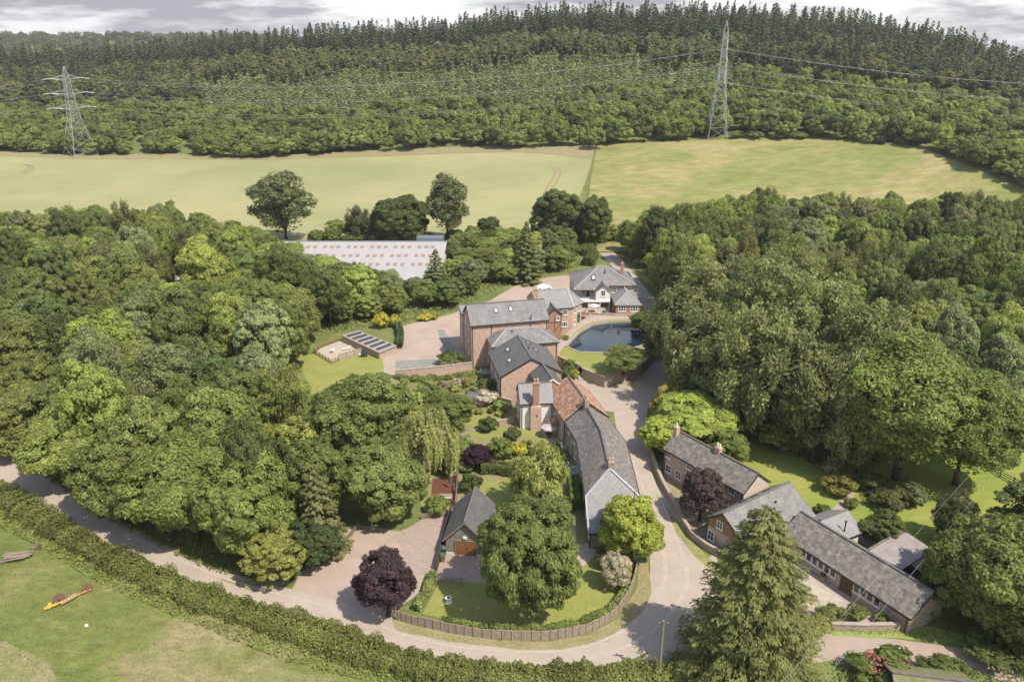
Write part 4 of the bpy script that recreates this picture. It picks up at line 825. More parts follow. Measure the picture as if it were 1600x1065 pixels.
def far(k,x,y,h,w,color,name,label,cat='tree',group=None,z=None):
    z=zt(x,y) if z is None else z; o=bpy.data.objects.new(name,k.c); o.location=(x,y,z); o.rotation_euler=(0,0,RND.uniform(0,6.28)); o.scale=(w/k.w,w/k.w,h/k.h); o.color=(*color,1)
    COL.objects.link(o); return tag(o,label,cat,group)
def tpx(k,cx,top,base,wpx,color,name,label,far_=False,cat='tree',group=None,z=0.0,dy=0.0):
    """tree from its photo columns: centre column, top row, ground row, width"""
    x,y=P(cx,base,z) if base>400 else G(cx,base); y+=dy; zz=zt(x,y) if z==0 else z
    dv=(top-532.5)/1200; zt_=CH-y*(S21+dv*C21)/(C21-dv*S21); d=y*C21+(CH-zz)*S21
    return (far if far_ else tree)(k,x,y,max(zt_-zz,.3),wpx*d/1200,color,name,label,cat,group,zz)
def mix(c,v,rd=RND):
    f=1+rd.uniform(-v,v); return tuple(a*f*(1+rd.uniform(-v,v)*.3) for a in c)
DG=(0.121,0.158,0.058); MG=(0.185,0.224,0.070); OL=(0.204,0.248,0.084); YG=(0.276,0.329,0.088); GG=(0.226,0.260,0.136); LG=(0.248,0.297,0.088)
def scatter(poly,sp,rd,n=20000):
    x0,x1=min(p[0] for p in poly),max(p[0] for p in poly); y0,y1=min(p[1] for p in poly),max(p[1] for p in poly); out=[]; grid={}
    for _ in range(int(min(n,(x1-x0)*(y1-y0)/sp/sp*14))):
        p=(rd.uniform(x0,x1),rd.uniform(y0,y1)); 
        if not inside(p,poly): continue
        g=(int(p[0]//sp),int(p[1]//sp)); ok=True
        for a in(-1,0,1):
            for b in(-1,0,1):
                for q in grid.get((g[0]+a,g[1]+b),()):
                    if math.dist(p,q)<sp: ok=False
        if ok: grid.setdefault(g,[]).append(p); out.append(p)
    return out
KPOP=mk_broad('poplar',206,nl=16,ncl=170,npl=60,leaf=.24,rx=4.0,rz=7.6,zc=7.6,rc=(.5,1.1),lob=.36,tj=.9,asp=.45)
# ---- individual trees named from the photograph
KLIME=mk_broad('lime',201,nl=30,ncl=430,npl=110,leaf=.2,asp=.42,rx=5.6,rz=7.0,zc=7.2,rc=(.5,.8),lob=.34,droop=.9,tj=.45)
tpx(KLIME,829,780,955,146,(.15,.185,.06),'lime_tree','big dense rounded tree on the front lawn inside the wattle fence')
KCOP=mk_broad('copper',202,nl=9,ncl=170,npl=85,leaf=.17,rx=4,rz=4.6,zc=5.6,rc=(.45,.85),lob=.42,tj=.7)
tpx(KCOP,607,860,962,88,(.088,.056,.08),'copper_beech','dark purple leaved tree at the edge of the pink drive')
KACE=mk_broad('acer',203,nl=10,ncl=170,npl=110,leaf=.18,asp=.6,rx=4,rz=4.0,zc=5,rc=(.5,.9),lob=.45)
tpx(KACE,985,777,874,98,(.33,.38,.07),'golden_maple','bright yellow green maple at the end of the slate terrace')
tpx(KWE,843,692,795,84,(.34,.38,.13),'weeping_tree','pale green weeping tree on the back lawn behind the big dense tree')
tpx(KWI,671,634,742,90,(.33,.36,.15),'weeping_willow','yellow green weeping willow beside the red deck')
KSY=mk_broad('sycamore',204,nl=14,ncl=300,npl=110,leaf=.18,rx=5,rz=5.3,zc=5.9,rc=(.5,.85),lob=.38,tj=.55)
KSY2=mk_broad('sycamore',205,nl=15,ncl=340,npl=120,leaf=.21,rx=6,rz=6.2,zc=6.8,rc=(.6,1.05),lob=.38,tj=.6)
tpx(KSY,604,703,812,112,(.22,.265,.09),'sycamore_tree','light green broad tree overhanging the drive left of the deck')
tpx(KSY2,568,580,735,150,(.15,.185,.06),'oak_tree','wide dark green tree behind the light one by the drive')
tpx(KB[1],700,612,672,78,(.15,.185,.06),'garden_tree','mid green tree in the middle of the kitchen garden')
tpx(KCOP,746,696,732,44,(.05,.026,.05),'purple_maple','small purple maple on the garden lawn beside the clipped bushes')
tpx(KACE,960,866,918,46,(.50,.47,.42),'variegated_shrub','cream and white variegated small tree on the front lawn')
tpx(KB[3],945,858,885,30,(.14,.16,.07),'garden_shrub','grey green shrub between the terrace end and the cream tree',cat='shrub')
KCED=mk_con('cedar',210,20,7.2,nb=560,per=105,leaf=.2,asp=.42,z0=.03,pw=.52,droop=.42,upt=.16,spray=.3,jit=.22)
tree(KCED,25.2,64.3,21.0,15.0,(.175,.195,.075),'tall_conifer','tall feathery conifer in front of the long barn at the road junction')
tpx(KSY,1085,622,695,130,(.27,.33,.075),'lime_green_tree','bright lime green tree behind the long cottage')
tpx(KSY,1033,650,708,62,(.34,.40,.08),'lime_green_tree','smaller lime green tree beside the lane left of the long cottage')
tpx(KACE,1042,600,655,55,(.38,.36,.09),'golden_tree','small golden tree beside the lane behind the lime green one')
tpx(KB[2],1132,672,732,62,(.16,.2,.06),'garden_tree','mid green round tree behind the long cottage roof')
tpx(KCOP,1093,732,812,68,(.10,.075,.085),'plum_tree','reddish brown plum tree in front of the long cottage')
tpx(KCO,503,722,862,92,(.19,.195,.095),'grey_conifer','brownish green conical conifer at the corner of the drive')
tpx(KB[0],500,810,880,78,(.085,.12,.045),'holly_bush','dark evergreen bush at the left edge of the drive',cat='shrub')
tpx(KB[4],432,835,905,88,(.25,.265,.08),'yellowish_tree','small yellowish tree above the wheelie bins on the corner')
tpx(KS[0],974,543,584,62,(.21,.25,.09),'spreading_tree','small spreading tree on the lawn beside the pond',z=ZP)
tpx(KB[1],1013,486,521,54,(.11,.145,.04),'round_bush','round green bush at the far end of the pond',z=1.0,cat='shrub')
# ashes and birches of the right wood's edge
tpx(KASH,1398,520,748,178,(.23,.29,.085),'ash_tree','tall bright green ash at the edge of the mown lawn')
tpx(KASH,1492,572,757,140,(.20,.255,.075),'ash_tree','slightly smaller ash with bare trunk by the post and rail fence')
G1='birches at the edge of the right hand wood'
for i_,a in enumerate(((1052,440,592,95),(1092,470,640,110),(1130,520,668,105),(1172,465,682,130),(1222,500,705,120),(1268,560,722,118),(1315,540,735,105),(1110,400,560,110),(1180,400,600,120),(1260,425,640,130),(1335,470,690,120),(1210,380,540,110))):
    tpx(KBI[i_%3] if i_ not in (2,5,8,10) else KS[i_%2],*a,mix((.215,.245,.105),.14),'birch_tree','drooping grey green birch '+('nearest the pond wall','second along the road from the pond wall','beside the lime green tree','rising tall above the lime green tree','at the left end of the mown lawn','in front over the mown lawn','next to the tall ash','behind the pond side birches','behind the lawn birches at the left','behind the lawn birches at the right','left behind the tall ash','farthest back of the wood edge birches')[i_],group=G1)
tpx(KB[2],1082,545,612,60,(.085,.13,.045),'dark_tree','dark round tree between pale birches near the pond wall')
tpx(KACE,1385,455,560,95,(.40,.39,.14),'pale_flowering_tree','cream yellow crown standing out in the middle of the right wood')
# trees standing in front of the fields
tpx(KPOP,447,265,378,86,(.19,.22,.11),'poplar_tree','tall ragged poplar standing alone left of the pale warehouse')
tpx(KPOP,700,268,378,56,(.18,.205,.105),'poplar_tree','tall narrow poplar standing right of the pale warehouse')
tpx(KSY,628,304,380,80,(.12,.155,.055),'round_oak','dark round tree in front of the crop field')
tpx(KBI[0],561,318,378,38,(.13,.145,.075),'silver_birch','slim pale birch rising above the warehouse roof')
tpx(KBI[1],590,325,376,26,(.11,.13,.06),'slim_birch','thin birch between the pale birch and the round oak')
tpx(KB[3],765,339,372,36,(.10,.125,.045),'field_tree','small round tree at the field edge right of the narrow poplar')
tpx(KSY2,872,292,380,82,(.11,.14,.05),'field_oak','dark rounded oak at the corner of the crop field')
tpx(KB[4],925,305,385,52,(.13,.16,.06),'field_oak','slightly paler oak touching the dark one beside the upper road')
tpx(KCO,683,388,470,66,(.15,.18,.09),'belt_conifer','grey green conifer in front of the warehouse end')
tpx(KCO,822,345,440,62,(.17,.2,.08),'slim_conifer','mid green conical tree in the belt above the curved drive')
# clipped and coloured shrubs
for a,c,n,l in (((783,683,714,42),(.15,.19,.045),'round_bush','round clipped light green bush beside the golden one'),((810,690,712,24),(.45,.40,.03),'golden_bush','small bright golden ball bush on the garden lawn'),
 ((684,775,802,38),(.17,.22,.05),'clipped_ball','clipped light green ball between the drive gate and the deck'),((596,487,512,26),(.42,.38,.04),'golden_bush','bright yellow bush left of the gravel car park'),
 ((617,490,510,18),(.38,.35,.05),'golden_bush','smaller yellow bush touching the car park hedge'),((664,489,500,24),(.40,.37,.05),'golden_bush','low yellow bush on the bank behind the car park'),
 ((680,489,499,12),(.38,.36,.05),'golden_bush','smallest low yellow bush on the bank behind the car park'),((730,590,606,14),(.3,.3,.05),'yellow_shrub','yellow shrub below the brick garden wall'),
 ((764,650,672,30),(.11,.14,.05),'garden_shrub','round green shrub by the kitchen garden lawn'),((735,742,765,34),(.08,.11,.035),'garden_shrub','dark green shrub to the right of the deck'),
 ((695,718,740,30),(.13,.16,.05),'garden_shrub','leafy green shrub above the red deck'),((800,665,690,26),(.11,.13,.06),'olive_tree','small grey green olive below the brick chimney'),
 ((862,690,705,26),(.13,.16,.05),'garden_shrub','low shrub beside the grey parasol'),((770,590,612,40),(.13,.155,.06),'garden_shrub','wide shrub at the foot of the gabled brick house'),
 ((758,608,632,38),(.48,.45,.45),'flowering_shrub','shrub covered in white flowers beside the kitchen garden wall'),((730,540,574,0),0,0,0)):
    if n: tpx(RND.choice(KSH),*a,c,n,l,True,'shrub')
tpx(KSH[1],703,549,573,44,(.12,.145,.05),'mixed_shrub','wide mixed shrub behind the brick car park wall',True,'shrub'); tpx(KSH[2],884,523,530,12,(.2,.25,.06),'pond_plant','small light green plant at the pond wall',True,'shrub',z=ZP)
tpx(KSH[2],1308,738,768,52,(.17,.17,.045),'azalea_bush','golden green rounded bush left of the garden path',True,'shrub'); tpx(KSH[3],1352,735,762,44,(.11,.15,.04),'garden_bush','leafy green bush right of the garden path',True,'shrub')
tpx(KSH[0],1393,765,793,52,(.13,.145,.06),'garden_bush','olive green rounded bush on the right hand rockery',True,'shrub'); tpx(KSH[1],1425,755,785,48,(.12,.14,.075),'garden_bush','grey green bush at the right end of the rockery',True,'shrub')
tpx(KSH[1],1330,778,792,24,(.16,.19,.05),'garden_bush','low clipped bush at the front of the rockery',True,'shrub'); tpx(KB[0],1372,800,850,62,(.13,.165,.05),'apple_tree','small leafy tree behind the slate outbuilding')
tpx(KSH[2],1284,788,806,28,(.13,.17,.04),'garden_bush','small bush against the gabled cottage roof',True,'shrub'); tpx(KSH[3],1297,716,740,28,(.28,.28,.2),'white_shrub','pale flowering shrub where the path enters the wood',True,'shrub')
tpx(KSH[0],1385,1030,1062,100,(.12,.16,.04),'rose_bush','wide bush with pink roses at the lower right beside the track',True,'shrub')
x,y=P(1385,1058); Lf=Leaves(); rg=np.random.default_rng(3); n=420; dd=sph(rg,n); dd[:,2]=np.abs(dd[:,2]); pos=np.array([x,y,.6])+dd*np.array([3.0,3.0,1.75]); Lf.add(cards(pos,dd+np.array([0,-.3,.5]),.13,.8,rg),1.0)
V,t=Lf.arr(); o=bpy.data.objects.new('pink_roses',leafmesh('pink_roses',V,t)); o.color=(.55,.11,.2,1); COL.objects.link(o); tag(o,'clusters of pink roses over the bush at the lower right','roses',kind='stuff')
tpx(KSH[1],1470,1032,1060,70,(.11,.15,.04),'trackside_bush','green bush between the roses and the mossy shed',True,'shrub')
tpx(KLN,1560,815,985,200,(.18,.215,.065),'large_tree','large green tree at the right edge beyond the barn end')
tpx(KLN2,1500,840,960,120,(.14,.18,.058),'medium_tree','darker tree between the barn gable and the large tree')
tpx(KB[2],1625,760,890,150,(.14,.175,.06),'edge_tree','dark tree cut by the right edge beside the garden lawn')
tpx(KS[1],1480,770,850,60,(.12,.14,.07),'grey_shrub_tree','thin grey green small tree beyond the corrugated roof'); tpx(KSH[3],1560,1000,1030,90,(.12,.16,.045),'bank_bush','loose leafy bush on the bank by the right hand track',True,'shrub')
# ---- woods
KEEP=[[(0,-50),(1600,-50),(1600,300),(1545,296),(1450,297),(1400,290),(1330,302),(1250,296),(1180,290),(1110,305),(1050,315),(1000,325),(970,345),(960,300),(560,300),(475,372),(440,372),(400,352),(345,338),(300,318),(262,308),(200,312),(150,318),(90,322),(40,326),(0,328)],
 [(478,376),(696,376),(692,392),(682,404),(666,428),(650,430),(620,424),(590,416),(560,406),(520,398),(484,391)],
 [(618,508),(700,488),(760,460),(810,432),(895,428),(1000,410),(1000,520),(900,560),(740,590),(600,600),(590,560)],
 [(462,550),(495,535),(560,512),(600,540),(610,590),(575,640),(500,620),(475,590)],
 [(905,380),(962,378),(972,400),(985,420),(1010,455),(1035,480),(1000,560),(900,470)],
 [(985,500),(1022,505),(1018,560),(1040,600),(1010,640),(1000,590)],
 [(1165,690),(1200,700),(1330,738),(1500,790),(1500,700),(1540,740),(1600,745),(1600,790),(1500,820),(1380,860),(1200,760)],
 [(1100,700),(1200,740),(1450,900),(1440,975),(1230,860)]]
def spoils(x,y,z,h,w_):
    d=y*C21+(CH-z)*S21; c=800+1200*x/d; 
    row=lambda zz: 532.5+1200*((CH-zz)*C21-y*S21)/(y*C21+(CH-zz)*S21)
    wp=w_*.5*1200/d; t_=row(z+h); m_=row(z+h*.6); b_=row(z+h*.25)
    pts=[(c+wp*.95*math.cos(a),m_+(m_-t_)*math.sin(a)) for a in (-2.8,-2.4,-1.95,-1.57,-1.2,-.75,-.35,0,.5,2.6,3.14)]+[(c+wp*q,m_) for q in (-.4,0,.4)]+[(c,b_)]
    return any(inside(p,k) for p in pts for k in KEEP)
SHADE=((DG,'dark green'),(MG,'mid green'),(OL,'olive green'),(YG,'yellowish green'),(GG,'greyish green'),(LG,'fresh light green'))
def place(x,y):
    c,r_=Q(x,y,5)[:2]; L_=[('at the far left edge',20,500),('beside the crop field',150,350),('behind the row along the lane',200,640),('near the left lawn',430,560),('in the heart of the left wood',250,480),('close to the drive',500,720),('beside the upper road',1000,440),('near the pond wall',1060,560),
    ('along the dry meadow',1300,330),('at the far right edge',1590,520),('above the mown lawn',1300,640),('in the heart of the right wood',1300,470),('near the tall ash trees',1440,560),('by the left end of the warehouse',480,410),('between warehouse and car park',620,470),('behind the big mill',760,420),('by the curved drive',860,410),('under the tall ragged poplar',450,370),('at the far left beside the crop field',40,380),('at the upper right corner of the right wood',1560,360),('midway along the upper edge of the left wood',330,400),('left of the road behind the far house',960,400),('left centre of the left wood',120,540),('right centre of the right wood',1480,450),('left centre of the right wood',1150,450)]
    return min(L_,key=lambda q:math.hypot(q[1]-c,(q[2]-r_)*1.3))[0]
def wood(poly,sp,hr_,wr,cols,kinds,wname,group,seed,name='woodland_tree',avoid=()):
    rd=random.Random(seed); n=0
    for x,y in sorted(scatter(poly,sp,rd),key=lambda p:p[1]):
        k=rd.choices(kinds[0],kinds[1])[0]; cb=rd.choices(cols[0],cols[1])[0]; c=mix(cb,.18,rd); h=rd.uniform(*hr_)*rd.choice((.85,1,1,1.1)); w_=rd.uniform(*wr); z=zt(x,y); tr=0
        while spoils(x,y,z,h,w_) and tr<9: h*=.86; w_*=.93; tr+=1
        if tr>=9 and spoils(x,y,z,h,w_): continue
        if h<5: k=KB[n%5]
        sw=[q for q in SHADE if q[0]==cb][0][1]; size='tall ' if h>hr_[1]*.93 else 'low ' if h<hr_[0]*.8 else ''
        if k in KBI: tree(k,x,y,h*1.08,w_*.8,mix((.20,.22,.09),.14,rd),'birch_tree',size+'drooping birch '+place(x,y),group=group+', birches')
        else: tree(k,x,y,h,w_,c,name,size+sw+(' feathery tree ' if k in KS else ' rounded tree ')+place(x,y),group=group)
        n+=1
    print(group,n)
LW=px((-90,600),(-60,610),(20,658),(90,708),(165,757),(240,800),(330,833),(410,852),(462,845),(535,800),(545,770),(520,700),(500,660),(470,610),(452,560),(470,535),(535,520),(560,500),(610,470),(660,437),(600,432),(470,420),(430,400),(300,378),(200,376),(0,392),(-90,396))
wood(LW,7.2,(10,19),(8,11.5),((DG,MG,OL,YG,GG,LG),(3,5,4,1,2,2)),(KB+KS+KBI[:1],(3,3,3,3,3,2,2,1)),'l','trees of the left hand wood',21,'broadleaf_tree')
for i_,a in enumerate(((-20,570,668,135),(55,600,707,130),(130,635,755,135),(215,665,804,145),(305,680,838,162),(392,695,862,150))):
    tpx((KLN,KLN2)[i_%2],a[0],a[1],a[2]-6,a[3],mix((.20,.235,.07),.14),'lane_tree',('leftmost','second','third','fourth','fifth','rightmost')[i_]+' broad green tree from the left in the row overhanging the lane',group='row of broad trees overhanging the lane')
RW=px((965,392),(975,375),(1100,366),(1300,360),(1500,362),(1690,380),(1690,640),(1600,655),(1500,672),(1420,700),(1345,705),(1260,690),(1190,655),(1130,620),(1085,600),(1055,560),(1062,520),(1045,480),(1022,450),(1000,420))
wood(RW,7.0,(12,20),(8,11),((DG,MG,OL,GG,LG,YG),(3,4,3,3,3,.5)),(KB+KS+KBI,(3,3,3,2,3,3,3,2,2,2)),'broadleaf tree standing among others in the big wood on the right','trees of the right hand wood',22)
MW=px((470,428),(560,434),(660,440),(715,400),(790,392),(900,388),(915,398),(900,420),(860,424),(812,432),(760,455),(700,480),(615,497),(570,508),(520,512))
wood(MW,5.6,(5.5,10.5),(5.5,8.5),((MG,OL,LG,GG,DG),(3,3,4,2,1)),(KB+KS,(3,3,3,3,3,2,2)),'broadleaf tree in the belt between the warehouse and the mill','trees of the belt behind the mill',23,'belt_tree')
BW=px((470,385),(500,372),(700,376),(830,366),(960,372),(955,392),(900,386),(790,390),(700,398),(690,385),(480,381))
wood(BW,5.0,(3.5,6.5),(4.5,7),((MG,OL,LG,DG),(3,3,3,1)),(KB,(1,1,1,1,1)),'low bushy tree along the near edge of the crop field','bushy trees along the near field edge',24,'field_edge_tree')
ER=px((1500,790),(1560,770),(1700,760),(1760,1000),(1620,1010),(1590,985),(1500,940),(1480,880))
wood(ER,6.0,(8,11),(7,9.5),((MG,OL,DG),(3,2,2)),(KB,(1,1,1,1,1)),'broadleaf tree in the clump beyond the barn at the right edge','trees of the clump beyond the barn',25)
# undergrowth, one mass of leaves on the ground of each wood
def mass(name,label,cat,poly,dens,leaf,hh,color,seed,asp=.6,upn=.7,clump=2.5,T=None):
    rg=np.random.default_rng(seed); xs=[p[0] for p in poly]; ys=[p[1] for p in poly]; A=(max(xs)-min(xs))*(max(ys)-min(ys)); n=int(A*dens)
    X=rg.uniform(min(xs),max(xs),n); Y=rg.uniform(min(ys),max(ys),n); keep=np.array([inside((a,b),poly) for a,b in zip(X,Y)]); X,Y=X[keep],Y[keep]; n=len(X)
    hz=np.array([noise.noise(Vector((a/clump,b/clump,seed)))*.5+.5 for a,b in zip(X,Y)]); Z=np.array([zt(a,b) for a,b in zip(X,Y)])+hz**1.5*hh*rg.uniform(.3,1,n)+.03
    V=cards(np.stack([X,Y,Z],1),np.stack([rg.normal(size=n)*.5,rg.normal(size=n)*.5-.15,np.full(n,upn)],1),leaf*rg.uniform(.6,1.4,n),asp,rg,T)
    o=bpy.data.objects.new(name,leafmesh(name,V,(rg.uniform(.75,1.25,n)).astype(np.float32))); o.color=(*color,1); COL.objects.link(o); return tag(o,label,cat,kind='stuff')
mass('undergrowth','leafy green undergrowth on the floor of the left hand wood','undergrowth',LW,2.2,.32,2.0,(.17,.21,.06),31)
mass('undergrowth','leafy green undergrowth on the floor of the right hand wood','undergrowth',RW,2.0,.32,1.6,(.14,.18,.055),32)
mass('undergrowth','low scrub and tall plants between the crop field and the drives','scrub',px((440,378),(700,368),(960,368),(965,384),(905,384),(905,425),(860,428),(812,437),(760,462),(700,488),(617,508),(560,515),(480,520)),4.0,.28,1.9,(.22,.25,.09),33)
mass('undergrowth','mixed planting and ground cover of the cottage gardens','planting',px((618,600),(738,590),(760,605),(775,640),(740,640),(700,660),(716,690),(700,735),(640,700),(600,640)),12,.14,1.1,(.22,.25,.09),34)
mass('rough_grass','tall rough grass along the hedge in the near field','grass',px((-60,790),(0,800),(60,830),(160,880),(300,950),(450,1010),(600,1050),(760,1090),(900,1110),(900,1300),(-60,1300)),14,.1,.28,(.2,.23,.07),35,asp=.25,upn=.9,clump=1.2)
mass('long_grass','dry grass of the verge outside the wattle fence','grass',px((620,975),(700,992),(800,1004),(900,1000),(960,975),(995,930),(1000,880),(1012,900),(1005,950),(950,995),(860,1010),(760,1008),(640,990)),30,.07,.2,(.27,.23,.12),36,asp=.25,upn=.35,clump=.7)
mass('long_grass','long green grass between the stone wall and the pink track','grass',px((1290,975),(1440,972),(1520,985),(1600,1020),(1600,1040),(1500,1010),(1400,992),(1290,990)),30,.12,.7,(.2,.25,.06),37,asp=.3,upn=.4,clump=1.0)
mass('garden_planting','flower beds and rockery planting in the right hand garden','planting',px((1340,745),(1420,745),(1440,790),(1400,800),(1345,785)),25,.12,.9,(.15,.15,.07),38,clump=.8)
mass('lower_undergrowth','leafy ground cover under the trees at the lower right','undergrowth',px((1300,1045),(1600,1050),(1700,1100),(1700,1300),(1250,1300)),10,.2,1.4,(.11,.15,.04),39,clump=1.5)
# ---- hedges
def hedge(path,w_,h_,name,label,color,dens=60,leaf=.14,wob=.25,seed=1,cat='hedge',box=False,z=0.0):
    rg=np.random.default_rng(seed); C=catmull(path,5); seg=[math.dist(a,b) for a,b in zip(C,C[1:])]; L_=sum(seg); cum=np.concatenate([[0],np.cumsum(seg)]); n=int(L_*(w_+2*h_)*dens)
    s=rg.uniform(0,L_,n); i=np.clip(np.searchsorted(cum,s)-1,0,len(seg)-1); t=(s-cum[i])/np.array(seg)[i]; A=np.array(C); p=A[i]*(1-t)[:,None]+A[i+1]*t[:,None]; d=unit(np.concatenate([A[i+1]-A[i],np.zeros((n,1))],1)); side=np.stack([-d[:,1],d[:,0],np.zeros(n)],1)
    nz_=np.array([noise.noise(Vector((a/1.6,b/1.6,seed*3.3))) +.5*noise.noise(Vector((a/.5,b/.5,seed))) for a,b in p]); f=1+nz_*wob*1.6
    th=rg.uniform(0,math.pi,n); e=.35 if box else .75; cx_=np.sign(np.cos(th))*np.abs(np.cos(th))**e; cz_=np.abs(np.sin(th))**e; rad=f*rg.uniform(.8,1.04,n)
    pos=np.concatenate([p,np.zeros((n,1))],1)+side*(cx_*w_/2*rad)[:,None]; pos[:,2]=z+cz_*h_*rad+.02
    Nn=side*np.cos(th)[:,None]+np.array([0,0,1])*np.sin(th)[:,None]+rg.normal(size=(n,3))*.5
    tn=np.array([.95+.5*noise.noise(Vector((a/2.2,b/2.2,9+seed))) for a,b in p]); V=cards(pos,Nn,leaf*rg.uniform(.6,1.4,n),.6,rg)
    # leafy core so the hedge is solid
    nc=int(n*.25); j=rg.integers(0,n,nc); pc=np.concatenate([p[j],np.zeros((nc,1))],1)+side[j]*(rg.uniform(-.38,.38,nc)*w_)[:,None]; pc[:,2]=z+rg.uniform(.1,.72,nc)*h_; V2=cards(pc,Nn[j],leaf*2.2,.8,rg)
    o=bpy.data.objects.new(name,leafmesh(name,np.concatenate([V,V2]),np.concatenate([tn,np.full(nc,.9)]).astype(np.float32))); o.color=(*color,1); COL.objects.link(o); return tag(o,label,cat)
hedge(px((-90,742),(0,776),(50,805),(120,848),(200,889),(280,925),(360,954),(450,981),(540,1012),(620,1038),(700,1054),(780,1064),(850,1068),(950,1068),(1030,1064),(1052,1075)),3.9,1.7,'roadside_hedge','long thick roadside hedge between the near field and the lane',(.23,.265,.085),75,.12,.3,2)
hedge(px((752,738),(775,738),(800,742),(830,744)),2.0,1.9,'garden_hedge','clipped brownish green hedge across the garden above the lawn',(.18,.21,.08),90,.12,.1,3,box=True)
hedge(px((893,752),(896,775),(899,800)),1.6,2.4,'tall_hedge','tall clipped bright green hedge beside the terrace path',(.23,.29,.075),90,.11,.08,4,box=True)
hedge(px((868,788),(880,795),(890,800)),2.0,1.8,'rounded_hedge','rounded green hedge behind the big dense tree',(.22,.27,.08),90,.12,.1,5,box=True)
hedge(px((677,900),(670,918),(660,940),(650,955)),1.3,1.3,'flowering_hedge','leafy hedge with white flowers at the left end of the front lawn',(.24,.28,.11),100,.11,.2,6)
hedge(px((690,975),(760,985),(830,990),(900,980),(950,958),(975,930),(983,890),(984,868)),1.0,1.2,'inner_hedge','narrow hedge growing inside the curved wattle fence',(.2,.25,.08),100,.11,.3,7)
hedge(px((618,590),(650,596),(700,592),(745,586)),1.4,1.0,'low_hedge','low mixed hedge below the brick garden wall',(.2,.235,.08),80,.11,.35,8)
hedge(px((622,512),(626,528),(624,545)),1.6,1.8,'car_park_hedge','dark clipped hedge at the left edge of the car park',(.12,.15,.08),90,.12,.1,9,box=True)
hedge(px((905,400),(918,392),(925,402),(918,416)),4,2.6,'curved_hedge','thick rounded hedge in the bend of the upper road',(.15,.185,.06),40,.18,.15,10)
hedge(px((925,252),(918,290),(910,330),(897,360)),3.5,1.6,'field_hedge','thin scrubby hedge between the crop field and the meadow',(.11,.135,.045),25,.22,.5,11)if False else None
# ---- hillside
MEAD=px((932,228),(1000,224),(1117,219),(1230,218),(1320,218),(1400,225),(1450,236),(1500,256),(1560,283),(1620,308),(1800,345),(1800,380),(1500,372),(1200,372),(1000,395),(930,395),(918,330),(922,285))
WHT=px((-420,243),(0,240),(110,245),(250,243),(400,248),(560,239),(700,233),(860,233),(930,230),(905,310),(880,345),(860,395),(700,400),(300,405),(-420,430)); rd=random.Random(99); yEc=[c[2] for c in COLS]; yRc=[c[4] for c in COLS]; zones={'b':[], 'p':[], 's':[], 'y':[]}
def add(zn,x,y): zones[zn].append((x,y))
step=5.2; yy=300.0
while yy<740:
    xx=-.74*yy-30
    while xx<.78*yy+20:
        x=xx+rd.uniform(-.42,.42)*step; y=yy+rd.uniform(-.42,.42)*step; u=x/y; yE=np.interp(u,cu,yEc); yR=np.interp(u,cu,yRc); f=(y-yE)/(yR-yE); xx+=step
        pxx=800+1200*u*1.02
        if (f<(-.04 if pxx<1390 else -.6)) or y<292 or f>1.10 or inside((x,y),MEAD) or inside((x,y),WHT): continue
        f=max(f,0); nn=noise.noise(Vector((x/45,y/45,3)))*.12; g=f+nn; thin=rd.random()
        if 330<pxx<1010:
            zn='b' if g<.27 else 'y' if g<.60 else 'p' if g<.80 else 's'
        elif pxx<=330: zn='b' if g<.40 else ('p' if noise.noise(Vector((x/25,y/25,8)))>-.15 else 's') if g<.85 else 's'
        elif pxx<1150: zn='b' if g<.33 else 'y' if g<.52 else 'p' if g<.74 else 's'
        else: zn='b' if g<.42 else ('p' if noise.noise(Vector((x/30,y/30,8)))>.0 else 's') if g<.80 else 's'
        keep={'b':.45 if f>0 else .85,'p':.7,'s':.6,'y':.8}[zn]
        if thin<keep: add(zn,x,y)
    yy+=step
print({k:len(v) for k,v in zones.items()})
LAB={'b':('hillside_tree','rounded broadleaf tree in the band along the foot of the hillside wood','broadleaf trees at the foot of the hill'),
'p':('pine_tree','olive brown pine in the middle of the wooded hillside','pines across the middle of the hillside'),
's':('spruce_tree','dark pointed spruce among others high on the wooded hillside','dark spruces of the hillside and ridge'),
'y':('young_conifer','small pale green young conifer in the hillside plantation','young conifers of the plantation')}
KK={'b':KFB,'p':KPI,'s':KSP,'y':KYC}
HW={'b':((7,12.5),(7.5,12)),'p':((12,17),(5.5,8)),'s':((14,27),(8,11)),'y':((7,12.5),(5.2,7))}
CC={'b':((MG,OL,LG,YG,DG),(4,4,4,1.6,2)),'p':(((.165,.18,.085),(.13,.155,.075),(.19,.195,.095)),(3,3,1)),'s':(((.10,.13,.078),(.14,.17,.095),(.08,.11,.07)),(3,3,2)),'y':(((.25,.305,.16),(.21,.27,.14)),(3,2))}
def merged(zn,pts,seed):
    rg=np.random.default_rng(seed); Vs,ts=[],[]; nm,lab,grp=LAB[zn]; base=np.array(CC[zn][0][0])
    for x,y in pts:
        k=KK[zn][rg.integers(len(KK[zn]))]; h=rg.uniform(*HW[zn][0]); w_=rg.uniform(*HW[zn][1]); a=rg.uniform(0,6.28); sw,sh=w_/k.w,h/k.h; c,s_=math.cos(a)*sw,math.sin(a)*sw
        V=k.V; Vs.append(np.stack([V[:,0]*c-V[:,1]*s_+x,V[:,0]*s_+V[:,1]*c+y,V[:,2]*sh+zt(x,y)],1).astype(np.float32)); ts.append(k.tt*rg.uniform(.7,1.3))
    o=bpy.data.objects.new('distant_'+nm+'s',leafmesh(nm+'_mass',np.concatenate(Vs),np.concatenate(ts))); o.color=(*base,1); COL.objects.link(o)
    tag(o,{'b':'mass of further broadleaf trees behind those along the foot of the hill','p':'mass of further olive brown pines across the hillside','s':'mass of further dark spruces up to the ridge','y':'mass of further young conifers in the pale plantation'}[zn],'woodland',kind='stuff')
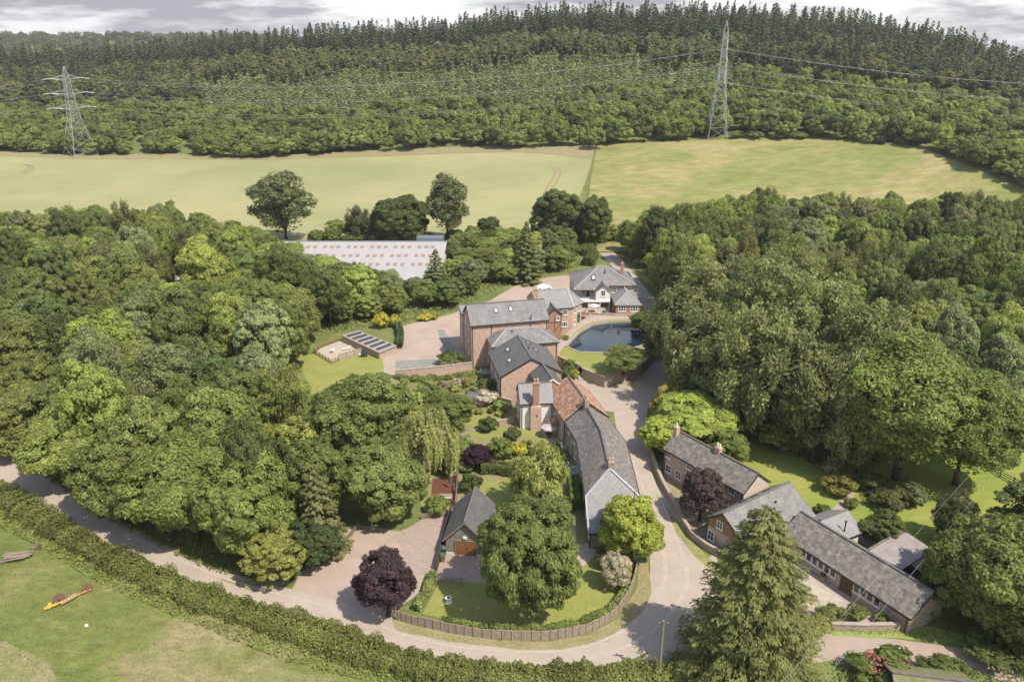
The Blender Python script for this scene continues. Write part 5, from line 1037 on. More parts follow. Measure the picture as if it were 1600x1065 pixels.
HC=('at the far left edge','above the left pylon','just right of the left pylon','above the left part of the crop field','left of the ragged poplar column','above the ragged poplar','above the middle of the crop field','above the narrow poplar','above the right part of the crop field','above the field boundary','left of the tall pylon','behind the tall pylon','right of the tall pylon','above the dry meadow','above the upper right corner of the meadow','at the far right edge')
SHN={'b':('mid green','olive green','fresh light green','yellowish green','dark green'),'p':('olive','dull green','pale olive'),'s':('dark green','mid green','very dark'),'y':('pale bluish green','deeper bluish green')}
for zn,pts in zones.items():
    def key(p):
        u=p[0]/p[1]; return p[1]-(60 if abs(u)<.68 else 0) if zn!='s' else -( (p[1]-np.interp(u,cu,yRc))*0.6) + (200 if abs(u)>.68 else 0) if False else p[1]+(500 if abs(u)>.7 else 0)
    pts.sort(key=key); nm,lab,grp=LAB[zn]
    for x,y in pts[:290]:
        k=rd.choice(KK[zn]); ci=rd.choices(range(len(CC[zn][0])),CC[zn][1])[0]; hh=rd.uniform(*HW[zn][0]); c_=Q(x,y,zt(x,y))[0]
        far(k,x,y,hh,rd.uniform(*HW[zn][1]),mix(CC[zn][0][ci],.15,rd),nm,('tall ' if hh>HW[zn][0][0]*.3+HW[zn][0][1]*.7 else '')+SHN[zn][ci]+' '+nm.replace('_',' ')+' '+HC[int(min(max(c_,0),1599)//100)],group=grp)
    if len(pts)>290: merged(zn,pts[290:],hash(zn)%97 if False else ord(zn))
# far skyline wood on the distant hill at the left
rg=np.random.default_rng(77); Vs,ts=[],[]
for i in range(1250):
    u=rg.uniform(-.78,-.2); y=rg.uniform(1150,1620); x=u*y; k=KFB[rg.integers(4)]; s_=rg.uniform(1.3,2.0); V=k.V[:len(k.V)//16*8:1] if False else k.V.reshape(-1,4,3)[::3].reshape(-1,3)
    Vs.append((V*np.array([s_,s_,s_*1.0])+np.array([x,y,zt(x,y)-2])).astype(np.float32)); ts.append(k.tt[::3]*rg.uniform(.7,1.2))
o=bpy.data.objects.new('far_wood',leafmesh('far_wood',np.concatenate(Vs),np.concatenate(ts))); o.color=(.16,.19,.11,1); COL.objects.link(o); tag(o,'low wooded hill on the far skyline at the left','woodland',kind='stuff')
# scattered scrub at the top of the meadow
for a in ((1340,205,222,26),(1357,210,225,20),(1310,208,219,22),(1375,212,226,16),(1390,205,221,24),(1180,205,218,24),(1215,208,218,18),(1035,212,220,18),(1250,206,217,26),(1410,214,228,18),(1150,204,217,22)):
    tpx(RND.choice(KFB),*a,mix(OL,.2),'scrub_bush','low rounded bush at the top edge of the dry meadow',True,'shrub',group='bushes along the top of the meadow')

# small shrubs filling the cottage gardens
rd=random.Random(515); GP=px((622,596),(735,590),(762,602),(775,625),(790,650),(740,650),(700,655),(690,640),(716,700),(740,720),(735,735),(700,740),(690,690),(640,640),(625,610)); GP2=px((718,700),(735,690),(760,700),(775,716),(800,705),(830,700),(850,690),(868,700),(880,716),(835,712),(760,728),(725,745))
for gi,(poly,sp,wh) in enumerate(((GP,1.9,'of the kitchen garden below the brick wall'),(GP2,2.0,'bordering the cottage lawns'),(px((770,800),(800,806),(850,800),(890,800),(885,840),(800,830),(775,830)),2.0,'behind the garage'))):
    for x,y in scatter(poly,sp,rd):
        cn,c=rd.choice((('dark green',DG),('mid green',MG),('olive green',OL),('yellowish green',YG),('greyish green',GG),('fresh light green',LG),('pale flowering',(.32,.28,.25)),('bright yellow green',(.28,.3,.06)))); h=rd.uniform(.7,2.0)
        far(rd.choice(KSH),x,y,h,h*rd.uniform(1.0,1.7),mix(c,.2,rd),'border_shrub',('tall ' if h>1.5 else 'low ' if h<1.1 else '')+cn+' shrub '+wh,'shrub','shrubs '+wh)
mass('hedge_bank','brambles and tall weeds spreading from the roadside hedge into the near field','scrub',px((-60,760),(0,785),(60,815),(160,875),(300,938),(450,1000),(600,1045),(760,1080),(900,1095),(900,1110),(760,1100),(600,1072),(450,1035),(300,975),(160,915),(60,855),(0,825),(-60,800)),26,.15,1.0,(.21,.245,.075),41,clump=1.6)

mass('lane_bank','nettles and low growth on the bank between the lane and the row of trees','undergrowth',px((-60,640),(20,675),(95,728),(170,775),(250,815),(330,845),(410,862),(455,868),(448,900),(400,905),(330,893),(250,856),(170,812),(95,765),(20,712),(-60,680)),14,.2,1.1,(.17,.205,.06),42,clump=1.8)
for i,a in enumerate(((1300,948,968,40),(1338,946,966,34),(1275,960,985,44),(1375,958,972,20),(1440,940,962,26))):
    tpx(KSH[i%4],*a,mix(MG,.2),'patio_bush',('leafy bush in the middle of the barn patio','loose bush by the barn patio path','bush at the left end of the rough stone wall','small bush under the barn windows','small bush at the barn gable corner')[i],True,'shrub')
for i,a in enumerate(((890,560,583,22),(884,570,590,18),(897,575,592,14))):
    tpx(KSH[(i+1)%4],*a,((.2,.24,.07),(.13,.17,.06),(.4,.42,.07))[i],'path_shrub',('green shrub beside the gabled brick house above the yard','dark shrub in the corner of the yard','bright yellow green plant at the foot of the pond steps')[i],True,'shrub')

for k,l in ((-2.3,'ragged weeds along the near edge of the lane'),(2.3,'ragged weeds along the far edge of the lane')):
    pth=offs(LANE[2:8],k); o=hedge(pth[::3],.55,.22,'lane_weeds',l,(.22,.235,.09),28,.1,.9,44,'weeds'); o['kind']='stuff'

for i,a in enumerate(((1140,625,668,52),(1172,640,684,48),(1212,655,700,56),(1250,665,712,50),(1288,675,722,46),(1322,680,724,50),(1352,690,728,44),(1100,590,628,46),(1062,545,590,44))):
    tpx(KB[i%5],*a,mix((MG,DG,LG)[i%3],.15),'understory_tree',(('third','fourth','fifth','sixth','seventh','eighth','rightmost','second','leftmost')[i]+' from the pond of the low leafy trees under the birches').replace('leftmost from the pond','nearest the pond').replace('rightmost from','farthest from'),group='low trees under the birches at the wood edge')
# ---------------------------------------------------------------- walls, fences and small things
def strip(mb,path,t,z0,z1,mi=0):
    n=len(path); Lf,Rt=[],[]
    for i,p in enumerate(path):
        a,b=path[max(i-1,0)],path[min(i+1,n-1)]; dx,dy=b[0]-a[0],b[1]-a[1]; l=math.hypot(dx,dy) or 1; nx,ny=-dy/l*t/2,dx/l*t/2
        Lf.append((p[0]+nx,p[1]+ny)); Rt.append((p[0]-nx,p[1]-ny))
    zf=(lambda z,i: z[i] if hasattr(z,'__len__') else z)
    V=[(x,y,zf(z1,i)) for i,(x,y) in enumerate(Rt)]+[(x,y,zf(z1,i)) for i,(x,y) in enumerate(Lf)]+[(x,y,zf(z0,i)) for i,(x,y) in enumerate(Rt)]+[(x,y,zf(z0,i)) for i,(x,y) in enumerate(Lf)]
    F=[]
    for i in range(n-1):
        F+=[(i,i+1,n+i+1,n+i),(2*n+i,2*n+i+1,i+1,i),(n+i,n+i+1,3*n+i+1,3*n+i)]
    F+=[(0,n,3*n,2*n),(n-1,3*n-1,4*n-1,2*n-1)]; mb.mesh(V,F,mi)
def rel(path,o): return [(a-o[0],b-o[1]) for a,b in path]
def gwall(path,name,label,m,h,t=.4,cap=None,z0=-.2,hs=None):
    o=path[len(path)//2]; r=thing(name,label,'wall',(o[0],o[1],0)); mb=MB(); p=rel(path,o); zz=hs or h; strip(mb,p,t,z0,zz); mb.build('wall_body',m,r)
    mb=MB(); strip(mb,p,t+.12,[z+.003 for z in hs] if hs else h+.003,[z+.12 for z in hs] if hs else h+.12); mb.build('coping',cap or m,r); return r
COPE=mat('stone_coping',(0.38,0.32,0.26),(0.3,0.25,0.2),2,.9)
gwall([P(*p,0) for p in ((618,591),(680,585),(738,578))],'garden_wall','long pinkish brick wall between the car park and the cottage gardens',coursed('pink_brick_wall',(0.46,0.31,0.25),(0.38,0.24,0.19),(0.44,0.37,0.31),.225,.075,.012,.25,stain=(0.5,0.42,0.36),st=.7,sscale=1.5),1.7,cap=COPE)
i0=PONDG.index(P(868,545,ZP)); path=[PONDG[k] for k in (9,10,11,12,0,1)]; 
gwall([PONDG[7],PONDG[8],PONDG[9],PONDG[10]],'retaining_wall','tall rubble stone retaining wall round the pond lawn at the bend of the road',STONE,2.25,.5,cap=COPE)
gwall([PONDG[11],((PONDG[11][0]+PONDG[12][0])/2,(PONDG[11][1]+PONDG[12][1])/2-.4),PONDG[12],PONDG[0],PONDG[1]],'curved_wall','lower curved stone wall rising beside the steps to the mill',STONE,2.25,.4,cap=COPE)
a,b=PONDG[10],PONDG[11]; o=a; r=thing('stone_steps','short flight of stone steps with white gate between the two pond walls','steps',(a[0],a[1],0))
for i in range(5):
    mb=MB(); z=.4*i; dx,dy=b[0]-a[0],b[1]-a[1]; c=(dx/2,dy/2); mb.box(c[0]-.7,c[0]+.5,c[1]-1.9+i*.4,c[1]-1.5+i*.4,-.1,.2+i*.2); mb.build('step',PAVE,r)
far_edge=[P(*p,ZP-.02) for p in ((868,545),(880,528),(905,505),(930,490),(975,492),(1030,497),(1045,520),(1025,545),(1000,572))]
gwall(far_edge,'pond_back_wall','long stone wall along the far side of the pond under the brick houses',STONE,ZP+.05,.5,cap=COPE)
mb=MB(); strip(mb,[(a_+(0),b_) for a_,b_ in WE+WE[:1]],.45,ZP-1.2,ZP+.14); o=mb.build('pond_kerb',COPE); tag(o,'pale stone kerb running round the edge of the pond','kerb')
gwall([P(*p,1.6) for p in ((905,493),(935,495),(962,496),(1002,494))],'terrace_wall','low red brick wall in front of the far house terrace above the pond',BRICK,2.5,.3,cap=COPE,z0=.5)
gwall([P(*p,0) for p in ((1012,690),(1021,726),(1034,757),(1053,793),(1066,818),(1081,841),(1102,858),(1127,872))],'lane_wall','long low stone wall between the lane and the pink cottages',STONE,1.0,.35,cap=COPE)
gwall([P(*p,0) for p in ((1262,975),(1300,983),(1350,985),(1400,984),(1440,978),(1452,968))],'barn_wall','low rough stone wall in front of the long barn above the pink track',STONE,.9,.4,cap=COPE)
gwall([P(*p,0) for p in ((752,665),(780,664),(803,660))],'kitchen_garden_wall','short low stone wall across the kitchen garden below the white house',STONE,.9,.3,cap=COPE)
gwall([P(*p,0) for p in ((771,628),(785,633),(800,637))],'sloping_stone_wall','broken stone garden wall beside the gabled brick house',STONE,1.6,.5,cap=COPE)
# wattle fence
WATTLE=coursed('woven_wattle',(0.40,0.325,0.25),(0.31,0.25,0.195),(0.16,0.125,0.09),.07,6,.012,.4,stain=(0.36,0.30,0.24),st=.8,sscale=1.8,bump=.6,offset=0)
WP=catmull([P(*p,0) for p in ((619,967),(645,975),(690,985),(740,994),(800,1000),(860,999),(905,992),(945,975),(972,950),(988,918),(996,885))],4); o=WP[20]
r=thing('wattle_fence','long curved woven hurdle fence round the front lawn','fence',(o[0],o[1],0)); rd=random.Random(4)
mb=MB(); p=rel(WP,o); strip(mb,p,.1,-.05,[1.35+rd.uniform(-.12,.12) for _ in p]); mb.build('woven_panel',WATTLE,r)
for i in range(0,len(p)):
    mb=MB(); mb.tube([(p[i][0],p[i][1]-.09,-.1),(p[i][0],p[i][1]-.09,1.5+rd.uniform(-.1,.08))],.045,6); mb.build('post',WATTLE,r)
def railfence(path,name,label,h=1.1,rails=3,sp=1.8,m=None,close=False,pw=.13):
    o=path[0]; r=thing(name,label,'fence',(o[0],o[1],0)); p=rel(path,o); m=m or TIMBER; pts=[]
    for a,b in zip(p,p[1:]):
        n=max(1,round(math.dist(a,b)/sp)); pts+=[(a[0]+(b[0]-a[0])*i/n,a[1]+(b[1]-a[1])*i/n) for i in range(n)]
    pts.append(p[-1])
    for x,y in pts: mb=MB(); mb.box(x-pw/2,x+pw/2,y-pw/2,y+pw/2,-.2,h+.08); mb.build('post',m,r)
    for k in range(rails):
        z=h*(k+.6)/rails; mb=MB(); strip(mb,p,.05,z-.06,z+.06); mb.build('rail',m,r)
    if close: mb=MB(); strip(mb,p,.035,.05,h); mb.build('boarding',close,r)
    return r
railfence(px((659,811),(703,806)),'rail_fence','grey slatted fence at the top of the block paved drive',1.0,4,1.2)
railfence(px((705,800),(694,848),(683,892)),'board_fence','tall dark board fence beside the garage',1.7,2,1.6,TIMBERD,close=TIMBERD)
railfence(px((540,848),(560,826)),'rail_fence','short mossy rail fence under the light green tree by the drive',1.0,3,1.5)
railfence(px((716,742),(712,795)),'deck_fence','timber trellis along the right edge of the red deck',1.5,4,1.2)
railfence(px((1538,728),(1562,745),(1605,768),(1640,785)),'paddock_fence','dark post and rail fence beyond the mown lawn at the right',1.2,3,2.0,TIMBERD)
railfence(px((1305,1040),(1328,1046)),'field_gate_fence','short grey fence at the start of the path beside the roses',1.0,3,1.0)
r=thing('field_gate','low five bar wooden gate across the brick paved drive','gate',(*P(682,910),0)); a=P(682,910); b=P(722,915); dx,dy=b[0]-a[0],b[1]-a[1]
for k in range(5): mb=MB(); mb.bar((0,0,.25+k*.22),(dx,dy,.25+k*.22),.05,.08); mb.build('bar',TIMBER,r)
mb=MB(); mb.bar((0,0,.2),(dx,dy,1.15),.04,.08); mb.bar((0,0,1.15),(dx,dy,.2),.036,.08); mb.build('brace',TIMBER,r)
for q in ((0,0),(dx,dy)): mb=MB(); mb.box(q[0]-.09,q[0]+.09,q[1]-.09,q[1]+.09,0,1.35); mb.build('gate_post',TIMBER,r)
# timber enclosure with slatted fence
PALEBOARD=coursed('pale_boards',(0.44,0.37,0.30),(0.36,0.30,0.24),(0.2,0.16,0.12),.16,9,.012,.2,offset=0)
railfence([P(*p,0) for p in ((491,552),(518,568),(530,563))],'trellis_fence','brown trellis fence round the seating area on the left lawn',1.0,3,1.3,BOARDB)
railfence([P(*p,0) for p in ((530,563),(565,553))],'board_fence','pale vertical board fence in front of the seating area on the left lawn',1.5,2,1.6,TIMBER,close=PALEBOARD)
railfence([P(*p,0) for p in ((491,552),(500,543),(535,530))],'back_trellis','yellowish trellis fence behind the seating area under the trees',1.1,3,1.4,BOARDB)
sheet('seating_patio',[P(*p,0) for p in ((493,551),(501,544),(535,531),(564,551),(520,565))],PALEGRAVEL,6)
A=P(535,534,0);B=P(593,561,0);C_=P(620,550,0);D_=P(561,527,0)
r=thing('timber_store','long low timber store with six dark sloping panels on its pale top','store',(A[0],A[1],0)); q=[(p[0]-A[0],p[1]-A[1]) for p in (A,B,C_,D_)]
mb=MB(); mb.mesh([(x,y,z) for z in (0,1.5) for x,y in q],[(0,1,5,4),(1,2,6,5),(2,3,7,6),(3,0,4,7),(4,5,6,7)]); mb.build('wall',PALEBOARD,r)
mb=MB(); cx=sum(a for a,b in q)/4; cy=sum(b for a,b in q)/4; mb.mesh([(cx+(x-cx)*1.03,cy+(y-cy)*1.05,z) for z in (1.504,1.6) for x,y in q],[(0,1,5,4),(1,2,6,5),(2,3,7,6),(3,0,4,7),(4,5,6,7),(3,2,1,0)]); mb.build('flat_roof',mat('pale_felt',(.30,.26,.22),rough=.9),r)
for i in range(6):
    f=(i+.7)/6.3; a=Vector((q[0][0]+(q[1][0]-q[0][0])*f,q[0][1]+(q[1][1]-q[0][1])*f,0)); b=Vector((q[3][0]+(q[2][0]-q[3][0])*f,q[3][1]+(q[2][1]-q[3][1])*f,0)); d=(b-a); u=(Vector((q[1][0],q[1][1],0))-Vector((q[0][0],q[0][1],0))).normalized(); c=(a+b)/2+Vector((0,0,1.78))
    mb=MB(); mb.obox(c,d*.4,u*.38+Vector((0,0,-.12)),Vector((0,0,.03))); mb.build('sloping_panel',mat('dark_panel',(.05,.06,.07),rough=.25) if i==0 else bpy.data.materials['dark_panel'],r)
    mb=MB(); mb.obox(c-u*.44+Vector((0,0,.0)),d*.42,u*.05,Vector((0,0,.15))); mb.build('panel_upstand',RENDER,r)
# furniture
def parasol(p,z,label,rad,hh,col,slope=.5):
    r=thing('parasol',label,'parasol',(*p,z)); mb=MB(); mb.tube([(0,0,0),(0,0,hh+.1)],.03,6); mb.build('pole',TIMBER,r)
    mb=MB(); n=8; V=[(0,0,hh)]+[(rad*math.cos(2*math.pi*i/n+.2),rad*math.sin(2*math.pi*i/n+.2),hh-slope) for i in range(n)]; mb.shell(V,[(0,i+1,(i+1)%n+1) for i in range(n)],.03)
    for i in range(n):
        a,b=V[i+1],V[(i+1)%n+1]; mb.face([(a[0],a[1],a[2]-.18),(b[0],b[1],b[2]-.18),(b[0],b[1],b[2]-.031),(a[0],a[1],a[2]-.031)])
    mb.build('canopy',mat('canvas_'+label.split()[0],col,rough=.85),r)
    mb=MB(); mb.tube([(0,0,0),(0,0,.08)],.3,10); mb.build('base',TIMBERD,r); return r
def tableset(p,z,name,label,col=None,rad=.6,chairs=4,w_=None):
    col=col or TIMBER; r=thing(name,label,'table',(*p,z)); mb=MB(); mb.tube([(0,0,.70),(0,0,.75)],rad,14); mb.build('table_top',col,r)
    for i in range(4): a=i*math.pi/2+.7; mb=MB(); mb.bar((rad*.6*math.cos(a),rad*.6*math.sin(a),0),(rad*.55*math.cos(a),rad*.55*math.sin(a),.7),.06); mb.build('leg',col,r)
    return r
def chair(p,z,rz,label,m,group):
    r=thing('garden_chair',label,'chair',(*p,z),rz,group); mb=MB(); mb.box(-.24,.24,-.24,.24,.42,.47); mb.build('seat',m,r); mb=MB(); mb.box(-.24,.24,.2,.25,.48,.95); mb.build('backrest',m,r)
    for x in(-.21,.21):
        for y in(-.21,.21): mb=MB(); mb.box(x-.025,x+.025,y-.025,y+.025,0,.418); mb.build('leg',m,r)
def bench(p,rz,label,m,L_=1.5):
    r=thing('garden_bench',label,'bench',(*p,0),rz); mb=MB()
    for k in range(4): mb.box(-L_/2,L_/2,-.25+k*.13,-.15+k*.13,.42,.46)
    mb.build('seat',m,r); mb=MB()
    for k in range(3): mb.box(-L_/2,L_/2,.26,.30,.55+k*.14,.64+k*.14)
    mb.build('backrest',m,r)
    for x in(-L_/2+.04,L_/2-.04): mb=MB(); mb.box(x-.04,x+.04,-.25,-.17,0,.62); mb.box(x-.04,x+.04,.24,.31,0,.95); mb.box(x-.04,x+.04,-.25,.3,.62,.66); mb.build('end_frame',m,r)
parasol(P(858,682,0),0,'grey open parasol beside the white house chimney',1.5,2.4,(.42,.37,.38))
tableset(P(858,683,0),0,'patio_table','round table under the grey parasol',TIMBERD)
parasol(P(927,489,1.6),1.6,'pinkish open parasol on the terrace of the far house',1.5,2.5,(.62,.44,.44))
tableset(P(926,490,1.6),1.6,'terrace_table','round table under the pinkish parasol')
G2='garden chairs round the terrace table'
for i,(a,b) in enumerate(((917,491),(936,491),(922,494),(932,494))): chair(P(a,b,1.6),1.6,i*1.6,'pale garden chair at the terrace table under the pinkish parasol',RENDER,G2)
for a,b,c,l in ((949,492,(.05,.2,.45),'small blue bucket shaped tub on the brick terrace'),(955,488,(.5,.07,.05),'small red tub on the brick terrace beside the annex'),(944,489,(.1,.16,.05),'small green planted pot on the brick terrace')):
    r=thing('plant_tub',l,'tub',(*P(a,b,1.6),1.6)); mb=MB(); mb.tube([(0,0,0),(0,0,.6)],[.32,.42],10); mb.build('tub_body',mat('tub',c),r); mb=MB(); mb.tube([(0,0,.6),(0,0,.66)],[.46,.46],10); mb.build('rim',mat('tub_rim',tuple(v*.8 for v in c)),r)
r=thing('folded_parasol','dark closed parasol standing on the red deck','parasol',(*P(703,762,0),0)); mb=MB(); mb.tube([(0,0,0),(0,0,2.5)],.03,6); mb.build('pole',TIMBER,r); mb=MB(); mb.tube([(0,0,.9),(0,0,1.1),(0,0,2.4)],[.1,.22,.05],8); mb.build('canopy',mat('dark_canvas',(.05,.08,.09)),r)
bench(P(696,781,0),0,'pale slatted bench on the red deck',mat('pale_bench',(.5,.44,.38)),2.0); bench(P(681,781,0),0,'brown bench at the left corner of the red deck',BOARDB,1.3)
bench(P(711,765,0),-1.5,'narrow bench along the trellis of the red deck',TIMBER,1.6)
bench(P(1277,893,0),2.1,'dark wooden bench against the barn wall',TIMBERD,2.2)
def wbin(p,rz,body,lid,label,group):
    r=thing('wheelie_bin',label,'bin',(*p,0),rz,group); mb=MB(); mb.mesh([(-.24,-.28,.06),(.24,-.28,.06),(.24,.24,.06),(-.24,.24,.06),(-.3,-.36,1),(.3,-.36,1),(.3,.34,1),(-.3,.34,1)],[(0,3,2,1),(0,1,5,4),(1,2,6,5),(2,3,7,6),(3,0,4,7),(4,5,6,7)]); mb.build('bin_body',body,r)
    mb=MB(); mb.mesh([(-.32,-.4,1.003),(.32,-.4,1.003),(.32,.36,1.003),(-.32,.36,1.003),(-.3,-.38,1.07),(.3,-.38,1.07),(.3,.34,1.13),(-.3,.34,1.13)],[(0,3,2,1),(0,1,5,4),(1,2,6,5),(2,3,7,6),(3,0,4,7),(4,5,6,7)]); mb.build('lid',lid,r)
    for s_ in(-1,1): mb=MB(); mb.tube([(s_*.3,.3,.1),(s_*.25,.3,.1)],.1,10); mb.build('wheel',GUTTER,r)
BLK=mat('black_plastic',(.035,.04,.04),rough=.5); GRN=mat('green_plastic',(.05,.14,.07),rough=.5); BRN=mat('brown_plastic',(.23,.1,.06),rough=.5)
GB='wheelie bins at the corner of the drive'
wbin(P(458,905,0),.5,BLK,BLK,'black wheelie bin nearest the lane of the row of three at the corner',GB); wbin(P(466,896,0),.5,GRN,GRN,'green wheelie bin in the middle of the row of three at the corner',GB); wbin(P(473,888,0),.5,BLK,mat('blue_lid',(.04,.09,.14),rough=.5),'wheelie bin with bluish lid farthest from the lane at the corner',GB)
GB='wheelie bins beside the garage'
wbin(P(692,876,0),.1,BRN,GRN,'brown wheelie bin with green lid in front of the board fence',GB); wbin(P(694,865,0),.1,BLK,mat('grey_green_lid',(.08,.13,.12),rough=.5),'dark wheelie bin between the brown bin and the garage wall',GB)
r=thing('water_butt','green water butt at the end of the pink brick garden wall','water butt',(*P(601,590,0),0)); mb=MB(); mb.tube([(0,0,0),(0,0,.5),(0,0,1.2)],[.4,.48,.4],12); mb.build('barrel',GRN,r); mb=MB(); mb.tube([(0,0,1.2),(0,0,1.27)],[.44,.4],12); mb.build('lid',mat('pale_green',(.25,.42,.34)),r)
r=thing('stone_birdbath','small round white stone bird bath on the front lawn','bird bath',(*P(701,941,0),0)); mb=MB(); mb.tube([(0,0,0),(0,0,.12),(0,0,.14),(0,0,.6)],[.42,.42,.16,.12],12); mb.build('pedestal',WPAINT,r); mb=MB(); mb.tube([(0,0,.6),(0,0,.75),(0,0,.78)],[.15,.42,.34],14); mb.build('bowl',WPAINT,r)
mb=MB(); mb.tube([(0,0,.781),(0,0,.79)],.2,10); mb.build('basin_water',GUTTER,r)
def smallshed(p,rz,w_,d_,he,hr,wall,roof,name,label):
    h=House(name,label,'shed',p,(p[0]+w_*math.cos(rz),p[1]+w_*math.sin(rz)),d_,he,hr,wall,roof,o=.15,og=.1,gut=False,t=.06); h.door('f',w_/2,.8,he*.85,BOARDB); return h
smallshed(P(731,637,0),.1,3.0,2.2,2.0,2.6,BRICK,SLATED,'summer_house','tiny slate roofed brick summer house among the garden shrubs')
smallshed(P(752,597,0),.1,2.4,2.2,1.9,2.4,mat('green_shed_wall',(.17,.21,.17)),mat('green_grey_roof',(.2,.25,.21)),'green_shed','small grey green shed at the foot of the mill')
smallshed(P(820,668,0),.05,2.2,1.6,1.7,1.9,TIMBERD,mat('teal_roof',(.12,.3,.27)),'teal_roofed_store','low store with teal roof against the white house')
r=thing('garden_arbour','pale green timber arbour on the patio beside the terrace','arbour',(*P(885,712,0),0)); AM=mat('pale_green_paint',(.42,.45,.34))
for x in(-.8,.8):
    for y in(-.5,.5): mb=MB(); mb.box(x-.05,x+.05,y-.05,y+.05,0,2.1); mb.build('post',AM,r)
mb=MB()
for i in range(7): mb.box(-.9+i*.3-.02,-.9+i*.3+.02,-.65,.65,2.1,2.2)
mb.build('roof_slats',AM,r)
r=thing('cane_lounger','white lounger on the gravel seating area on the left lawn','lounger',(*P(541,546,0),0),.4); mb=MB(); mb.box(-.9,.5,-.35,.35,.3,.38); mb.build('seat',WPAINT,r); mb=MB(); mb.obox((.75,0,.55),(.3,0,.25),(0,.35,0),(-.03,0,.04)); mb.build('backrest',WPAINT,r)
for x in(-.8,.45):
    for y in(-.3,.3): mb=MB(); mb.box(x-.03,x+.03,y-.03,y+.03,0,.3); mb.build('leg',WPAINT,r)
tableset(P(520,551,0),0,'small_table','small round table on the gravel seating area on the left lawn',WPAINT,.5)
r=thing('covered_barbecue','black covered barbecue outside the pale board fence','barbecue',(*P(569,557,0),0),.3); mb=MB(); mb.mesh([(-.7,-.35,0),(.7,-.35,0),(.7,.35,0),(-.7,.35,0),(-.6,-.3,.9),(.6,-.3,.9),(.6,.3,1.05),(-.6,.3,1.05)],[(0,1,5,4),(1,2,6,5),(2,3,7,6),(3,0,4,7),(4,5,6,7)]); mb.build('cover',BLK,r); mb=MB(); mb.box(-1.1,-.72,-.3,.3,.7,.76); mb.build('side_shelf',WPAINT,r)
for a,b,l in ((1285,905,'terracotta pot near the barn bench'),(1272,886,'terracotta pot at the left of the barn bench'),(1390,955,'pale green pot near the barn gable end')):
    r=thing('flower_pot',l,'pot',(*P(a,b,0),0)); mb=MB(); mb.tube([(0,0,0),(0,0,.45),(0,0,.52)],[.2,.3,.33],10); mb.build('pot_body',POT,r); tf=KSH[0]; q=bpy.data.objects.new('foliage',tf.c); q.scale=(.35,.35,.4); q.location=(0,0,.45); q.color=(.14,.18,.06,1); link(q,r)
for a,b,l in ((1363,777,'dark garden table of the rockery terrace'),):
    tableset(P(a,b,0),0,'garden_table',l,GUTTER,.7)
GC='dark chairs on the rockery terrace'
for i,(a,b) in enumerate(((1355,776),(1371,777),(1363,784),(1362,771))): chair(P(a,b,0),0,i*1.5,'dark metal chair at the rockery terrace table',GUTTER,GC)
tableset(P(1352,838,0),0,'small_table','orange brown table behind the small slate outbuilding',DOORW,.6)
# swan on the pond
r=thing('swan','small white swan floating near the front edge of the pond','swan',(*P(955,547,ZP-.45),ZP-.45),.6); mb=MB(); mb.tube([(-.55,0,.2),(-.4,0,.17),(0,0,.14),(.3,0,.15),(.45,0,.25),(.5,0,.5),(.45,0,.7),(.55,0,.78),(.68,0,.74)],[.04,.14,.24,.17,.07,.05,.045,.06,.02],8); mb.build('body',WPAINT,r,smooth=True); mb=MB(); mb.tube([(.66,0,.745),(.78,0,.71)],[.025,.01],6); mb.build('bill',DOORW,r)
# parked car
def car(p,rz,label,paint):
    r=thing('parked_car',label,'car',(*p,0),rz); mb=MB(); prof=[(-2.1,.35),(-2.1,.85),(-1.6,.95),(-1.0,1.42),(.5,1.45),(1.2,.98),(2.0,.85),(2.15,.6),(2.1,.35)]
    n=len(prof); V=[(x,s_*(.85 if z<1 else .68),z) for s_ in(-1,1) for x,z in prof]; mb.mesh(V,[tuple(range(n))]+[tuple(range(n,2*n))[::-1]]+[(i,i+n,(i+1)%n+n,(i+1)%n) for i in range(n)]); mb.build('body',paint,r)
    mb=MB(); mb.face([(-1.55,-.775,1.0),(1.1,-.775,1.0),(.45,-.70,1.38),(-.95,-.70,1.38)]); mb.build('side_window',GLASS,r); mb=MB(); mb.face([(1.6*.74,-.6,1.02),(1.6*.74,.6,1.02),(.56,.6,1.44),(.56,-.6,1.44)]); mb.build('windscreen',GLASS,r)
    for x in(-1.35,1.35):
        for s_ in(-1,1): mb=MB(); mb.tube([(x,s_*.7,.33),(x,s_*.88,.33)],.33,14); w1=mb.build('wheel',GUTTER,r); mb=MB(); mb.tube([(x,s_*.875,.33),(x,s_*.89,.33)],.19,10); mb.build('rim',METAL,w1)
    for s_ in(-1,1): mb=MB(); mb.box(2.06,2.15,s_*.6-.16,s_*.6+.16,.6,.75); mb.build('headlight',METAL,r)
car(P(849,452,0),.3,'white car parked behind the angled brick house on the curved drive',mat('white_car_paint',(.75,.75,.74),rough=.3))
# old farm implement and rubbish in the near field
YEL=mat('faded_yellow_paint',(.62,.42,.06),(.5,.3,.06),3,.6,coord='obj'); RUST=mat('rusty_iron',(.17,.09,.06),(.11,.065,.045),4,.9,coord='obj')
a=P(108,940,0); r=thing('old_hay_rake','abandoned yellow farm implement with rusty wheels lying in the near field','farm implement',(*a,0),.45)
mb=MB(); mb.bar((-3.2,-.6,.35),(-1.4,-.5,.6),.35,.25); mb.bar((-1.4,-.5,.6),(0.6,.4,.5),.16,.16); mb.bar((-2.6,-.9,.4),(-2.4,.2,.5),.5,.2); mb.bar((.6,.4,.5),(3.0,1.2,.5),.12,.12); mb.build('frame',YEL,r)
for x,y,rr in ((-1.3,.55,.85),(2.5,1.3,.85)):
    mb=MB(); mb.tube([(x,y,rr*.75),(x+.05,y-.12,rr*.8)],rr,18); mb.tube([(x+.06,y-.13,rr*.8),(x+.1,y-.3,rr*.8)],.2,10); mb.build('rusty_wheel',RUST,r)
